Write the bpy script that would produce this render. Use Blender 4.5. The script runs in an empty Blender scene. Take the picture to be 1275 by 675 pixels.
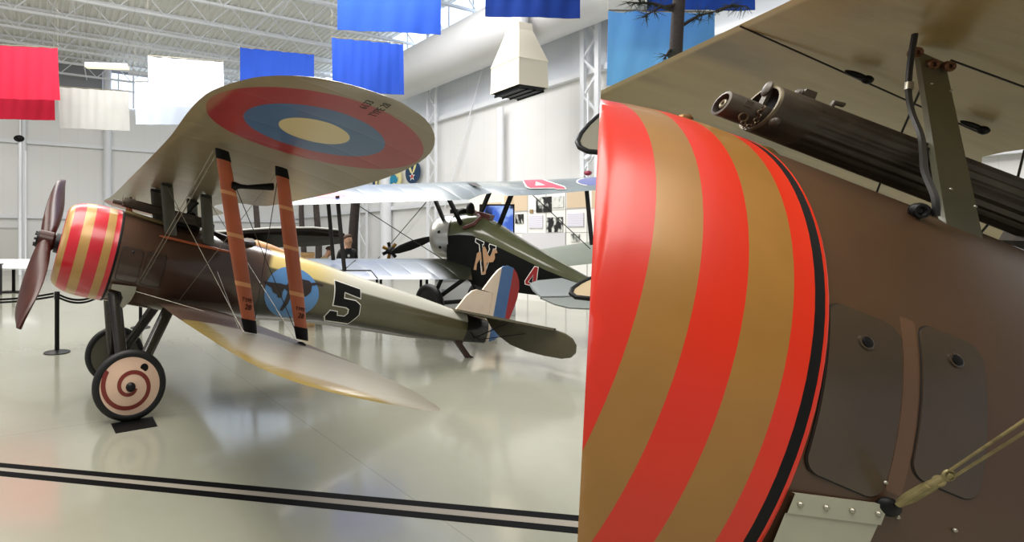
import bpy, math, random
from mathutils import Vector, Matrix
random.seed(7)
SC = bpy.context.scene
COL = SC.collection
PI = math.pi
# ------------------------------------------------------------------ camera model (image 1275 x 675)
FPX, CX, CY, EYE = 640.5, 361.7, 300.6, 1.695
def at(u, v, Y):
    return Vector(((u - CX) / FPX * Y, Y, EYE - (v - CY) / FPX * Y))
def on_floor(u, v):
    return at(u, v, FPX * EYE / (v - CY))

# ------------------------------------------------------------------ materials
def lin(r, g, b):
    f = lambda c: (c / 255 / 12.92) if c / 255 <= .04045 else ((c / 255 + .055) / 1.055) ** 2.4
    return (f(r), f(g), f(b), 1)
def new_mat(name):
    m = bpy.data.materials.new(name); m.use_nodes = True
    nt = m.node_tree; b = nt.nodes['Principled BSDF']
    return m, nt, b
def mat(name, rgb, rough=.5, metal=0, coat=0, var=.0, vscale=6, bump=0, bscale=40, emit=0, spec=.5):
    m, nt, b = new_mat(name)
    c = lin(*rgb)
    b.inputs['Base Color'].default_value = c
    b.inputs['Roughness'].default_value = rough
    b.inputs['Metallic'].default_value = metal
    b.inputs['Coat Weight'].default_value = coat
    b.inputs['Coat Roughness'].default_value = .12
    b.inputs['Specular IOR Level'].default_value = spec
    tc = nt.nodes.new('ShaderNodeTexCoord')
    if var:
        n = nt.nodes.new('ShaderNodeTexNoise'); n.inputs['Scale'].default_value = vscale; n.inputs['Detail'].default_value = 5
        nt.links.new(tc.outputs['Object'], n.inputs['Vector'])
        r = nt.nodes.new('ShaderNodeValToRGB')
        r.color_ramp.elements[0].position = .3; r.color_ramp.elements[1].position = .7
        r.color_ramp.elements[0].color = [x * (1 - var) for x in c[:3]] + [1]
        r.color_ramp.elements[1].color = [min(1, x * (1 + var)) for x in c[:3]] + [1]
        nt.links.new(n.outputs['Fac'], r.inputs['Fac']); nt.links.new(r.outputs['Color'], b.inputs['Base Color'])
    if bump:
        n2 = nt.nodes.new('ShaderNodeTexNoise'); n2.inputs['Scale'].default_value = bscale
        nt.links.new(tc.outputs['Object'], n2.inputs['Vector'])
        bp = nt.nodes.new('ShaderNodeBump'); bp.inputs['Strength'].default_value = bump; bp.inputs['Distance'].default_value = .01
        nt.links.new(n2.outputs['Fac'], bp.inputs['Height']); nt.links.new(bp.outputs['Normal'], b.inputs['Normal'])
    if emit:
        b.inputs['Emission Color'].default_value = c; b.inputs['Emission Strength'].default_value = emit
    return m

class G:
    """small node-graph helper for paint schemes"""
    def __init__(s, nt): s.nt = nt
    def _in(s, sock, v):
        if isinstance(v, (int, float)): sock.default_value = v
        elif isinstance(v, tuple): sock.default_value = v
        else: s.nt.links.new(v, sock)
    def m(s, op, a, b=0.0, c=None):
        n = s.nt.nodes.new('ShaderNodeMath'); n.operation = op
        s._in(n.inputs[0], a); s._in(n.inputs[1], b)
        if c is not None: s._in(n.inputs[2], c)
        return n.outputs[0]
    def mix(s, f, a, b):
        n = s.nt.nodes.new('ShaderNodeMix'); n.data_type = 'RGBA'
        s._in(n.inputs['Factor'], f); s._in(n.inputs['A'], a); s._in(n.inputs['B'], b)
        return n.outputs['Result']
    def step(s, v, edge, w=.01):     # 0 below the edge, 1 above
        n = s.nt.nodes.new('ShaderNodeMapRange'); n.interpolation_type = 'SMOOTHSTEP'
        s._in(n.inputs['Value'], v)
        if isinstance(edge, (int, float)):
            n.inputs['From Min'].default_value = edge - w; n.inputs['From Max'].default_value = edge + w
        else:
            s._in(n.inputs['Value'], s.m('SUBTRACT', v, edge)); n.inputs['From Min'].default_value = -w; n.inputs['From Max'].default_value = w
        return n.outputs['Result']
    def xyz(s, kind='Object'):
        tc = s.nt.nodes.new('ShaderNodeTexCoord'); sp = s.nt.nodes.new('ShaderNodeSeparateXYZ')
        s.nt.links.new(tc.outputs[kind], sp.inputs[0]); return sp.outputs[0], sp.outputs[1], sp.outputs[2]
    def geo(s):
        g = s.nt.nodes.new('ShaderNodeNewGeometry'); sp = s.nt.nodes.new('ShaderNodeSeparateXYZ')
        s.nt.links.new(g.outputs['Position'], sp.inputs[0]); return sp.outputs[0], sp.outputs[1], sp.outputs[2]
    def noise(s, scale, detail=4, stretch=None):
        tc = s.nt.nodes.new('ShaderNodeTexCoord'); n = s.nt.nodes.new('ShaderNodeTexNoise')
        n.inputs['Scale'].default_value = scale; n.inputs['Detail'].default_value = detail
        if stretch:
            mp = s.nt.nodes.new('ShaderNodeMapping'); mp.inputs['Scale'].default_value = stretch
            s.nt.links.new(tc.outputs['Object'], mp.inputs[0]); s.nt.links.new(mp.outputs[0], n.inputs['Vector'])
        else: s.nt.links.new(tc.outputs['Object'], n.inputs['Vector'])
        return n.outputs['Fac']
    def bump(s, h, strength, dist=.01):
        b = s.nt.nodes.new('ShaderNodeBump'); b.inputs['Strength'].default_value = strength; b.inputs['Distance'].default_value = dist
        s.nt.links.new(h, b.inputs['Height']); return b.outputs['Normal']

# ------------------------------------------------------------------ mesh builder
class MB:
    def __init__(s): s.v = []; s.f = []; s.mi = []; s.sm = []; s.cur = 0; s.smooth = True
    def vert(s, p): s.v.append(tuple(p)); return len(s.v) - 1
    def face(s, ids): s.f.append(tuple(ids)); s.mi.append(s.cur); s.sm.append(s.smooth)
    def rings(s, rings, closed=True, cap0=True, cap1=True):
        idx = [[s.vert(p) for p in r] for r in rings]; n = len(idx[0])
        for a, b in zip(idx, idx[1:]):
            for i in range(n if closed else n - 1):
                j = (i + 1) % n
                s.face((a[i], a[j], b[j], b[i]))
        if cap0: s.face(idx[0][::-1])
        if cap1: s.face(idx[-1])
        return idx
    def box(s, lo, hi, M=None):
        old = s.smooth; s.smooth = False
        c = [Vector((x, y, z)) for x in (lo[0], hi[0]) for y in (lo[1], hi[1]) for z in (lo[2], hi[2])]
        if M: c = [M @ p for p in c]
        i = [s.vert(p) for p in c]
        for q in ((0, 1, 3, 2), (4, 6, 7, 5), (0, 4, 5, 1), (2, 3, 7, 6), (0, 2, 6, 4), (1, 5, 7, 3)): s.face([i[k] for k in q])
        s.smooth = old
    def tube(s, pts, r, n=8, caps=True):
        pts = [Vector(p) for p in pts]; rs = r if isinstance(r, (list, tuple)) else [r] * len(pts)
        rings = []; ref = None
        for k, p in enumerate(pts):
            d = (pts[min(k + 1, len(pts) - 1)] - pts[max(k - 1, 0)]).normalized()
            if ref is None:
                ref = Vector((0, 0, 1)) if abs(d.z) < .9 else Vector((1, 0, 0))
            a = d.cross(ref).normalized(); b = a.cross(d).normalized(); ref = b
            rings.append([p + rs[k] * (math.cos(t) * a + math.sin(t) * b) for t in [2 * PI * i / n for i in range(n)]])
        s.rings(rings, True, caps, caps)
    def bar(s, p0, p1, w, h, up=(0, 0, 1), taper=1, aero=False, n=12):
        """section w (along side) x h (along up') swept from p0 to p1"""
        p0, p1 = Vector(p0), Vector(p1); d = (p1 - p0).normalized(); a = Vector(up)
        a = (a - a.dot(d) * d).normalized(); b = d.cross(a)
        R = []
        for p, k in ((p0, 1), (p1, taper)):
            if aero: R.append([p + a * (math.cos(t) * h / 2 * k) + b * (math.sin(t) * w / 2 * k) for t in [2 * PI * i / n for i in range(n)]])
            else: R.append([p + a * sa * h / 2 * k + b * sb * w / 2 * k for sa, sb in ((-1, -1), (1, -1), (1, 1), (-1, 1))])
        old = s.smooth; s.smooth = aero; s.rings(R); s.smooth = old
    def lathe(s, prof, n=48, c=(0, 0, 0), axis='x', cap0=False, cap1=False, mats=None, fz=1):
        """prof: list of (along, radius)"""
        c = Vector(c); idx = []
        for t, r in prof:
            ring = []
            for i in range(n):
                a = 2 * PI * i / n; ca, sa = math.cos(a) * r, math.sin(a) * r * fz
                p = {'x': (t, ca, sa), 'y': (ca, t, sa), 'z': (ca, sa, t)}[axis]
                ring.append(s.vert(c + Vector(p)))
            idx.append(ring)
        for k in range(len(idx) - 1):
            if mats: s.cur = mats[k]
            for i in range(n):
                j = (i + 1) % n; s.face((idx[k][i], idx[k][j], idx[k + 1][j], idx[k + 1][i]))
        if cap0: s.face(idx[0][::-1])
        if cap1: s.face(idx[-1])
        return idx
    def sphere(s, c, r, n=16, m=10):
        c = Vector(c); r = Vector((r, r, r)) if isinstance(r, (int, float)) else Vector(r)
        rings = []
        for k in range(m + 1):
            ph = -PI / 2 + PI * k / m; cr = max(math.cos(ph), .02)
            rings.append([c + Vector((r.x * cr * math.cos(2 * PI * i / n), r.y * cr * math.sin(2 * PI * i / n), r.z * math.sin(ph))) for i in range(n)])
        s.rings(rings)
    def prism(s, poly, fn, d):
        """polygon of 2-D points; fn maps (a, b, depth) to a point; thickness d"""
        old = s.smooth; s.smooth = False
        n = len(poly)
        a = [s.vert(fn(p[0], p[1], 0)) for p in poly]; b = [s.vert(fn(p[0], p[1], d)) for p in poly]
        s.face(a[::-1]); s.face(b)
        for i in range(n):
            j = (i + 1) % n; s.face((a[i], a[j], b[j], b[i]))
        s.smooth = old
    def torus(s, c, R, r, axis='y', n=40, m=12, sq=1):
        c = Vector(c); rings = []
        for i in range(n):
            t = 2 * PI * i / n; ring = []
            for k in range(m):
                q = 2 * PI * k / m; rr = R + r * math.cos(q); h = r * sq * math.sin(q)
                a, b = rr * math.cos(t), rr * math.sin(t)
                ring.append(c + Vector({'x': (h, a, b), 'y': (a, h, b), 'z': (a, b, h)}[axis]))
            rings.append(ring)
        rings.append(rings[0]); s.rings(rings, True, False, False)
    def build(s, name, mats, parent=None, flip=False, loc=None, fix=True):
        me = bpy.data.meshes.new(name)
        vs = [(x, -y, z) for x, y, z in s.v] if flip else s.v
        me.from_pydata(vs, [], s.f)
        if not isinstance(mats, (list, tuple)): mats = [mats]
        for m in mats: me.materials.append(m)
        me.polygons.foreach_set('material_index', s.mi); me.polygons.foreach_set('use_smooth', s.sm)
        me.update()
        if fix:
            import bmesh
            bm = bmesh.new(); bm.from_mesh(me); bmesh.ops.remove_doubles(bm, verts=bm.verts, dist=1e-6)
            bmesh.ops.recalc_face_normals(bm, faces=bm.faces); bm.to_mesh(me); bm.free()
        if any(s.sm): me.set_sharp_from_angle(angle=math.radians(42))
        o = bpy.data.objects.new(name, me); COL.objects.link(o)
        if parent:
            o.parent = parent
            b = parent.get('_off')
            if b: o.location = b
        if loc: o.location = loc
        return o
OFF = {}
def tag(o, label=None, cat=None, group=None, kind=None):
    if label: o['label'] = label
    if cat: o['category'] = cat
    if group: o['group'] = group
    if kind: o['kind'] = kind
    return o
def empty(name, label, cat, M=None, loc=(0, 0, 0), group=None):
    o = bpy.data.objects.new(name, None); COL.objects.link(o); o.empty_display_size = .2
    if M: o.matrix_world = M
    else: o.location = loc
    return tag(o, label, cat, group)
def text(s, name, body, mat_, size, M, parent, flipfix=True):
    cu = bpy.data.curves.new(name, 'FONT'); cu.body = body; cu.size = size; cu.align_x = 'CENTER'; cu.align_y = 'CENTER'; cu.extrude = .0008
    cu.materials.append(mat_)
    t = bpy.data.objects.new(name, cu); COL.objects.link(t); dg = bpy.context.evaluated_depsgraph_get(); dg.update()
    me = bpy.data.meshes.new_from_object(t.evaluated_get(dg)); bpy.data.objects.remove(t); me.materials.clear(); me.materials.append(mat_)
    o = bpy.data.objects.new(name, me); COL.objects.link(o); o.parent = parent; o.matrix_local = M
    return o

# ------------------------------------------------------------------ common materials
M_black = mat('black_paint', (7, 7, 8), .5, spec=.25)
M_blackm = mat('black_metal', (22, 22, 23), .45, .4, var=.2, vscale=30)
M_rubber = mat('tire_rubber', (20, 20, 20), .55, var=.15)
M_white = mat('white_paint', (235, 236, 238), .45)
M_wire = mat('steel_wire', (150, 145, 130), .4, .6)
M_wiredk = mat('dark_wire', (60, 58, 52), .4, .6)
M_alum = mat('aluminium', (190, 190, 180), .35, .6, var=.08)

# ------------------------------------------------------------------ the hall
def quad(name, pts, m, kind='structure', parent=None):
    b = MB(); b.smooth = False; b.face([b.vert(p) for p in pts]); o = b.build(name, m, parent, fix=False)
    if kind: o['kind'] = kind
    return o
# floor: polished pale epoxy with two saw-cut joints
mf, nt, bs = new_mat('polished_floor'); g = G(nt)
X, Yc, Z = g.geo()
def line_mask(p, q, w):
    d = (q - p); nx, ny = -d.y, d.x; L = math.hypot(nx, ny); nx /= L; ny /= L; c = -(nx * p.x + ny * p.y)
    t = g.m('ABSOLUTE', g.m('ADD', g.m('ADD', g.m('MULTIPLY', X, nx), g.m('MULTIPLY', Yc, ny)), c))
    return g.m('SUBTRACT', 1.0, g.step(t, w, w * .4))
la = line_mask(on_floor(262, 443), on_floor(580, 668), .005)
lb = line_mask(on_floor(200, 514), on_floor(381, 487), .004)
n1 = g.noise(.55, 5); n2 = g.noise(9, 6)
base = g.mix(n1, lin(136, 136, 120), lin(160, 160, 147))
base = g.mix(g.m('MULTIPLY', n2, .25), base, lin(136, 132, 112))
base = g.mix(g.m('MULTIPLY', g.m('MAXIMUM', la, lb), .45), base, lin(110, 108, 98))
nt.links.new(base, bs.inputs['Base Color'])
rg = nt.nodes.new('ShaderNodeMapRange'); nt.links.new(n1, rg.inputs['Value']); rg.inputs['To Min'].default_value = .1; rg.inputs['To Max'].default_value = .24
nt.links.new(rg.outputs[0], bs.inputs['Roughness'])
bs.inputs['Coat Weight'].default_value = .4; bs.inputs['Coat Roughness'].default_value = .08
nt.links.new(g.bump(g.noise(1.3, 3), .06, .02), bs.inputs['Normal'])
b = MB(); b.box((-40, -12, -.2), (40, 60, 0)); tag(b.build('floor', mf), kind='structure')

# walls: ribbed pale metal cladding
def clad(name, rgb, ribdir, w):
    m, nt, bs = new_mat(name); g = G(nt); X, Y_, Z = g.xyz()
    c = g.m('ABSOLUTE', g.m('SINE', g.m('MULTIPLY', X, PI / w)))
    seam = g.m('SUBTRACT', 1.0, g.step(c, .03, .02))
    col = g.mix(g.m('MULTIPLY', seam, .25), lin(*rgb), lin(rgb[0] - 40, rgb[1] - 40, rgb[2] - 38))
    nt.links.new(g.mix(g.m('MULTIPLY', g.noise(.3), .12), col, lin(rgb[0] - 25, rgb[1] - 24, rgb[2] - 20)), bs.inputs['Base Color'])
    bs.inputs['Roughness'].default_value = .5
    return m
M_wall = clad('wall_cladding', (236, 235, 233), 0, 1.0)
M_wallup = clad('wall_cladding_upper', (234, 238, 244), 0, 1.0)
M_trim = mat('white_steel', (234, 236, 240), .4)
CORN = Vector((.5, 38, 0)); DB = Vector((1, .47, 0)).normalized(); DR = Vector((.47, -1, 0)).normalized()
def wall_matrix(o, dx):       # local x along the wall, local y into the wall (away from the hall), z up
    z = Vector((0, 0, 1)); y = z.cross(dx); return Matrix(((dx.x, y.x, 0, o.x), (dx.y, y.y, 0, o.y), (0, 0, 1, 0), (0, 0, 0, 1)))
MR = wall_matrix(CORN, DR); MBK = wall_matrix(CORN - DB * 36, DB)
CEIL = 12.6
def placed(mb, name, m, M, kind='structure', label=None, cat=None):
    o = mb.build(name, m); o.matrix_world = M
    if kind: o['kind'] = kind
    return tag(o, label, cat)
LR = 44
b = MB(); b.box((0, 0, 0), (LR, .3, 7.4)); b.cur = 1; b.box((0, 0, 7.4), (LR, .3, CEIL)); placed(b, 'wall_right', [M_wall, M_wallup], MR)
b = MB(); b.box((0, 0, 0), (36, .3, 11.0)); placed(b, 'wall_back', M_wall, MBK)
b = MB(); b.box((0, 0, 11.0), (24, .3, CEIL)); placed(b, 'trim_1', mat('grey_panel', (150, 152, 156), .5), MBK)
n = 2
def trim(boxes, M, name='trim', m=M_trim):
    global n
    b = MB()
    for lo, hi in boxes: b.box(lo, hi)
    o = placed(b, '%s_%d' % (name, n), m, M); n += 1; return o
trim([((0, -.25, 3.35), (LR, 0, 3.55))], MR); trim([((0, -.25, 7.3), (LR, 0, 7.5))], MR); trim([((0, -.22, 10.9), (LR, 0, 11.05))], MR)
trim([((0, -.25, 3.05), (36, 0, 3.22))], MBK); trim([((0, -.25, 7.45), (36, 0, 7.65))], MBK)
def wall_x(M, dx, o, u):      # along-wall distance where image column u meets the wall
    k = (u - CX) / FPX           # X = k*Y
    # o.x + t dx.x = k (o.y + t dx.y)
    return (k * o.y - o.x) / (dx.x - k * dx.y)
def lattice(M, x, w, name, z1=CEIL, r=.05, dpt=.45):
    b = MB(); b.smooth = False
    for s in (0, w): b.box((x + s - r, -dpt - r, 0), (x + s + r, -dpt + r, z1))
    z = .3; k = 0; st = w * 1.25
    while z + st < z1:
        a, c = ((x, x + w) if k % 2 == 0 else (x + w, x))
        b.bar((a, -dpt, z), (c, -dpt, z + st), r * 1.0, r * 1.0, up=(0, 1, 0)); z += st; k += 1
    return tag(placed(b, name, M_trim, M), kind='structure')
ob = CORN - DB * 36
lattice(MR, wall_x(MR, DR, CORN, 542), .55, 'column_1')
lattice(MR, wall_x(MR, DR, CORN, 737), .5, 'column_2', r=.07)
lattice(MR, wall_x(MR, DR, CORN, 455), .8, 'column_3')
def pipe(M, x, r, name, z1=CEIL, dpt=.4):
    b = MB(); b.lathe([(0, r), (z1, r)], 20, (x, -dpt, 0), 'z', True, True); return placed(b, name, M_trim, M)
pipe(MR, wall_x(MR, DR, CORN, 632), .13, 'column_4', 7.0)
pipe(MR, wall_x(MR, DR, CORN, 488), .3, 'column_5', 7.4)
pipe(MBK, wall_x(MBK, DB, ob, 133), .24, 'column_6')
pipe(MBK, wall_x(MBK, DB, ob, 30), .13, 'column_7')
b = MB()      # diagonal rod braces on the right wall
xa, xb = wall_x(MR, DR, CORN, 560), wall_x(MR, DR, CORN, 622)
b.tube([(xa, -.3, 3.2), (xb, -.3, 10.5)], .025, 6); placed(b, 'trim_8', M_trim, MR)
b = MB(); xa, xb = wall_x(MR, DR, CORN, 470), wall_x(MR, DR, CORN, 545)
b.tube([(xa, -.3, .4), (xb, -.3, 3.9)], .02, 6); placed(b, 'trim_9', M_wiredk, MR)
# door and window
xd = wall_x(MBK, DB, ob, 12)
b = MB(); b.box((xd - .5, -.06, 0), (xd + .5, 0, 2.4)); b.cur = 1
for lo, hi in (((xd - .6, -.09, 0), (xd - .5, 0, 2.5)), ((xd + .5, -.09, 0), (xd + .6, 0, 2.5)), ((xd - .6, -.09, 2.4), (xd + .6, 0, 2.5))): b.box(lo, hi)
placed(b, 'door_1', [mat('door_paint', (226, 224, 218), .4), mat('door_frame', (190, 190, 188), .4)], MBK)
M_sky = mat('window_daylight', (222, 236, 255), .3, emit=2.2)
xw0, xw1 = wall_x(MBK, DB, ob, 128), wall_x(MBK, DB, ob, 360)
b = MB(); b.box((xw0, -.06, 10.2), (xw1, -.01, 12.3)); b.cur = 1
for k in range(15):
    x = xw0 + (xw1 - xw0) * k / 14; b.box((x - .05, -.12, 10.2), (x + .05, -.01, 12.3))
b.box((xw0, -.12, 11.2), (xw1, -.01, 11.3)); placed(b, 'window_1', [M_sky, M_trim], MBK)
b = MB(); b.box((1.0, -.05, 11.1), (22, -.01, 12.5)); b.cur = 1
for k in range(15): b.box((1.0 + 1.5 * k - .04, -.1, 11.1), (1.0 + 1.5 * k + .04, -.01, 12.5))
placed(b, 'window_2', [M_sky, M_trim], MR)
# ceiling deck: corrugated white steel, ribs run away from the back wall
M_deck = mat('roof_deck', (238, 238, 232), .5)
b = MB(); b.smooth = False
MC = Matrix(((DB.x, -DB.y, 0, CORN.x), (DB.y, DB.x, 0, CORN.y), (0, 0, 1, 0), (0, 0, 0, 1)))   # x along back wall, y out of the back wall
y0, y1 = -27.5, 0.0; x0, x1 = -34, 14.0; st = .32; pts = []; x = x0
while x < x1:
    pts += [(x, CEIL), (x + st * .4, CEIL), (x + st * .5, CEIL + .07), (x + st * .9, CEIL + .07)]; x += st
r0 = [b.vert((px, y0, pz)) for px, pz in pts]; r1 = [b.vert((px, y1, pz)) for px, pz in pts]
for i in range(len(pts) - 1): b.face((r0[i], r1[i], r1[i + 1], r0[i + 1]))
o = b.build('ceiling', M_deck, fix=False); o.matrix_world = MC; o['kind'] = 'structure'
# joists
for k in range(13):
    y = -1.2 - 2.05 * k; b = MB(); b.smooth = False; zt, zb = CEIL - .06, CEIL - 1.05
    xs, xe = -34, 13.5
    for zz in (zt, zb): b.box((xs, y - .06, zz - .05), (xe, y + .06, zz + .05))
    q = 0; x = xs; sp = 1.0
    while x + sp <= xe:
        a, c = ((zb, zt) if q % 2 == 0 else (zt, zb)); b.bar((x, y, a), (x + sp, y, c), .045, .045, up=(0, 1, 0)); x += sp; q += 1
    o = b.build('ceiling_joist', M_trim, fix=False); o.matrix_world = MC; o['kind'] = 'structure'
for k in range(4):      # bridging rods across the joists
    x = -26 + 8.5 * k; b = MB(); b.bar((x, -27, CEIL - 1.0), (x + 3.0, -.3, CEIL - 1.0), .06, .06); b.bar((x + 3.0, -27, CEIL - .3), (x, -.3, CEIL - 1.0), .05, .05)
    o = b.build('ceiling_brace', M_trim, fix=False); o.matrix_world = MC; o['kind'] = 'structure'
# duct along the right wall
M_duct = mat('duct_paint', (216, 216, 216), .38, .15, var=.04, vscale=.6)
b = MB(); xs = wall_x(MR, DR, CORN, 508)
b.lathe([(xs, .2), (xs + .05, .8), (xs + .25, 1.0), (xs + .6, 1.05)] + [(LR - 8, 1.05)], 40, (0, -1.35, 9.55), 'x', True, True)
o = placed(b, 'air_duct', M_duct, MR, kind='structure')
tag(o, 'big round white air duct running along the top of the right wall', 'duct')
r = empty('air_diffuser', 'white and tan flared air outlet box hanging below the round duct', 'air outlet')
Yd = 17.0
pc = at(646, 98, Yd); b = MB(); b.smooth = False
M_tan = mat('diffuser_paint', (228, 219, 196), .5)
ang = .37; dx = Vector((math.cos(ang), math.sin(ang), 0)); dy = Vector((-dx.y, dx.x, 0))
def sq(z, h): return [pc + dx * sx * h + dy * sy * h + Vector((0, 0, z)) for sx, sy in ((-1, -1), (1, -1), (1, 1), (-1, 1))]
b.rings([sq(-.42, .62), sq(.42, .6), sq(.45, .62), sq(.5, .6), sq(1.5, .3), sq(1.75, .28)], cap0=False); 
b.build('hood', M_tan, r)
b = MB(); b.lathe([(1.6, .27), (1.75, .27), (2.15, .3)], 24, pc, 'z', True, True); b.build('neck', M_duct, r)
b = MB(); b.smooth = False
b.rings([sq(-.52, .5), sq(-.3, .6)])
for k in range(4): b.bar(pc + dx * (-.5 + .33 * k) - dy * .55 + Vector((0, 0, -.52)), pc + dx * (-.5 + .33 * k) + dy * .55 + Vector((0, 0, -.52)), .05, .06)
b.build('grille', M_black, r)
r.location = (0, 0, 0)

# fluorescent fitting under the joists
r = empty('ceiling_light', 'long lit yellowish strip light below the white roof joists', 'light')
p, q = at(107, 80, 23), at(160, 82, 23)
b = MB(); b.bar(p, q, .3, .12); b.build('lamp_housing', M_trim, r)
b = MB(); b.bar(p - Vector((0, 0, .1)), q - Vector((0, 0, .1)), .26, .1); b.build('tube', mat('lamp_glow', (255, 246, 205), .4, emit=1.3), r)
b = MB(); b.tube([p, p + Vector((0, 0, CEIL - p.z))], .006, 5); b.build('hanging_rod', M_wire, r); b = MB(); b.tube([q, q + Vector((0, 0, CEIL - q.z))], .006, 5); b.build('hanging_rod', M_wire, r)

# floor tape
r = empty('floor_stripe', 'double black boundary stripe with pale centre taped across the floor', 'floor marking', loc=tuple(on_floor(360, 610)))
def strip(name, va, vb, wa, wb, m, z=.0025):
    a0, a1, c0, c1 = on_floor(4, va), on_floor(717, vb), on_floor(4, wa), on_floor(717, wb)
    e = 1.0; d0 = (a1 - a0); d1 = (c1 - c0)
    P = [a0 - d0 * .6, a1 + d0 * .5, c1 + d1 * .5, c0 - d1 * .6]
    bb = MB(); bb.smooth = False; base = Vector(r.location)
    lo = [bb.vert((p.x - base.x, p.y - base.y, .0005)) for p in P]; hi = [bb.vert((p.x - base.x, p.y - base.y, z)) for p in P]
    bb.face(hi); bb.face(lo[::-1])
    for i in range(4): bb.face((lo[i], lo[(i + 1) % 4], hi[(i + 1) % 4], hi[i]))
    o = bb.build(name, m, r, fix=True); return o
M_tape = mat('black_tape', (4, 4, 5), .75, spec=.1)
strip('black_tape', 577, 642, 582.8, 649.5, M_tape); strip('pale_tape', 582.8, 649.5, 587, 657, mat('pale_tape', (140, 133, 122), .6, spec=.2)); strip('black_tape', 587, 657, 593.3, 664.6, M_tape)

# ------------------------------------------------------------------ banners
def banner(u0, v0, u1, v1, Y, rgb, label, slant=0, sk=0, dY=0, folds=5):
    """hanging cloth: top-left (u0,v0), bottom-right (u1,v1)"""
    m = bpy.data.materials.get('cloth_%d_%d_%d' % rgb) or mat('cloth_%d_%d_%d' % rgb, rgb, .75, var=.05, vscale=1.5, spec=.2)
    tl, tr = at(u0, v0, Y), at(u1 - sk, v0 + slant, Y + dY); bl, br = at(u0 + sk, v1 - slant * .6, Y), at(u1, v1, Y + dY)
    nx, nz = 40, 14; b = MB(); base = (tl + tr) / 2; nrm = (tr - tl).cross(Vector((0, 0, 1))).normalized(); ph = random.random() * 6
    def P(i, j, off):
        s, t = i / nx, j / nz; p = (tl.lerp(tr, s)).lerp(bl.lerp(br, s), t)
        w = .016 * math.sin(s * folds * 2 * PI + ph + t * 1.2) * (1 - .5 * t) + .02 * math.sin(s * 9 + ph * 2 + t * 3) * t + .008 * math.sin(s * 31 + t * 4)
        sag = -.02 * abs(math.sin(s * PI * 4)) * (1 - t)
        return p + nrm * (w * 1.2 + off) + Vector((0, 0, sag)) - base
    for off in (0, .012):
        ids = [[b.vert(P(i, j, off)) for i in range(nx + 1)] for j in range(nz + 1)]
        for j in range(nz):
            for i in range(nx): b.face((ids[j][i], ids[j][i + 1], ids[j + 1][i + 1], ids[j + 1][i]))
    o = b.build('hanging_banner', m, None, fix=False); o.location = base
    tag(o, label, 'banner', 'cloth banners hung from the roof')
    c = MB(); c.tube([tl - base + Vector((0, 0, .02)), tr - base + Vector((0, 0, .02))], .02, 6)
    for p in (tl, tr): c.tube([p - base, p - base + Vector((0, 0, max(.3, CEIL - 1.0 - p.z)))], .004, 5)
    c.build('hanging_cord', M_wire, o)
RED, WHT, BLU = (184, 28, 54), (182, 188, 200), (28, 64, 154)
banner(-14, 56, 75, 125, 20, RED, 'large crimson red banner at the far left, hanging in front of another red one', 4, 3)
banner(-10, 112, 69, 150, 22, RED, 'red banner mostly hidden behind a larger red banner at the far left', 3, 1)
banner(72, 108, 162, 163, 22, (180, 179, 176), 'greyish white banner hanging just right of the red banners', 6, 2, folds=8)
banner(184, 70, 280, 135, 19, WHT, 'bluish white banner high above the left edge of the big roundel wing', 7, 2)
banner(168, 102, 262, 156, 21, (186, 195, 210), 'pale white banner partly behind a higher white banner beside the wing edge', 2, 1)
banner(299, 59, 391, 112, 21, BLU, 'small blue banner directly above the top edge of the roundel wing', 9, 0, folds=9)
banner(413, 47, 503, 118, 19, BLU, 'blue banner with bright window light behind the roundel wing tip', 8, 1, folds=8)
banner(420, -52, 549, 43, 16, (32, 72, 166), 'wide blue banner cut by the top edge, above a smaller blue one', 10, 0)
banner(604, -50, 722, 23, 15, (28, 58, 138), 'dark blue banner at the top edge above the air outlet box', 4, 0)
banner(757, 14, 887, 108, 11, (124, 196, 255), 'bright sky blue banner behind the pine trunk above the striped nose', 2, -2, folds=3)
banner(806, -70, 939, 13, 10, (32, 72, 166), 'blue banner whose lower edge shows above the grey wing edge at top right', 0, 0)

# ------------------------------------------------------------------ shared aircraft helpers
def frame_matrix(O, A, P, U, base):
    """root matrix: local x aft, local y starboard, z up; the Empty sits at the point BASE (aft, port, up)"""
    w = O + A * base[0] + P * base[1] + U * base[2]; S = -P
    return Matrix(((A.x, S.x, U.x, w.x), (A.y, S.y, U.y, w.y), (A.z, S.z, U.z, w.z), (0, 0, 0, 1)))
class Plane:
    def __init__(s, O, yaw, th, roll, base, name, label, cat='airplane'):
        c, sn, ct, st = math.cos(yaw), math.sin(yaw), math.cos(th), math.sin(th)
        s.A = Vector((ct * c, ct * sn, -st)); P = Vector((sn, -c, 0)); U = P.cross(s.A)
        if U.z < 0: U = -U
        s.P = P * math.cos(roll) + U * math.sin(roll); s.U = U * math.cos(roll) - P * math.sin(roll); s.O = Vector(O)
        s.base = base
        s.root = empty(name, label, cat, frame_matrix(s.O, s.A, s.P, s.U, base))
        s.off = Vector((-base[0], base[1], -base[2]))
    def part(s, mb, name, m, parent=None, label=None):
        o = mb.build(name, m, parent or s.root, flip=True, loc=None if parent else s.off)
        if label: o['label'] = label
        return o
    def w(s, x, y, z): return s.O + s.A * x + s.P * y + s.U * z
    def text(s, body, size, pos, xdir, ydir, m, name='lettering'):
        """text lying at pos with reading direction xdir and up direction ydir, all in (aft, port, up)"""
        f = lambda v: Vector((v[0], -v[1], v[2]))
        x = f(xdir).normalized(); y = f(ydir); y = (y - y.dot(x) * x).normalized(); z = x.cross(y); p = f(pos) + s.off
        M = Matrix(((x.x, y.x, z.x, p.x), (x.y, y.y, z.y, p.y), (x.z, y.z, z.z, p.z), (0, 0, 0, 1)))
        return text(None, name, body, m, size, M, s.root)
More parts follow.
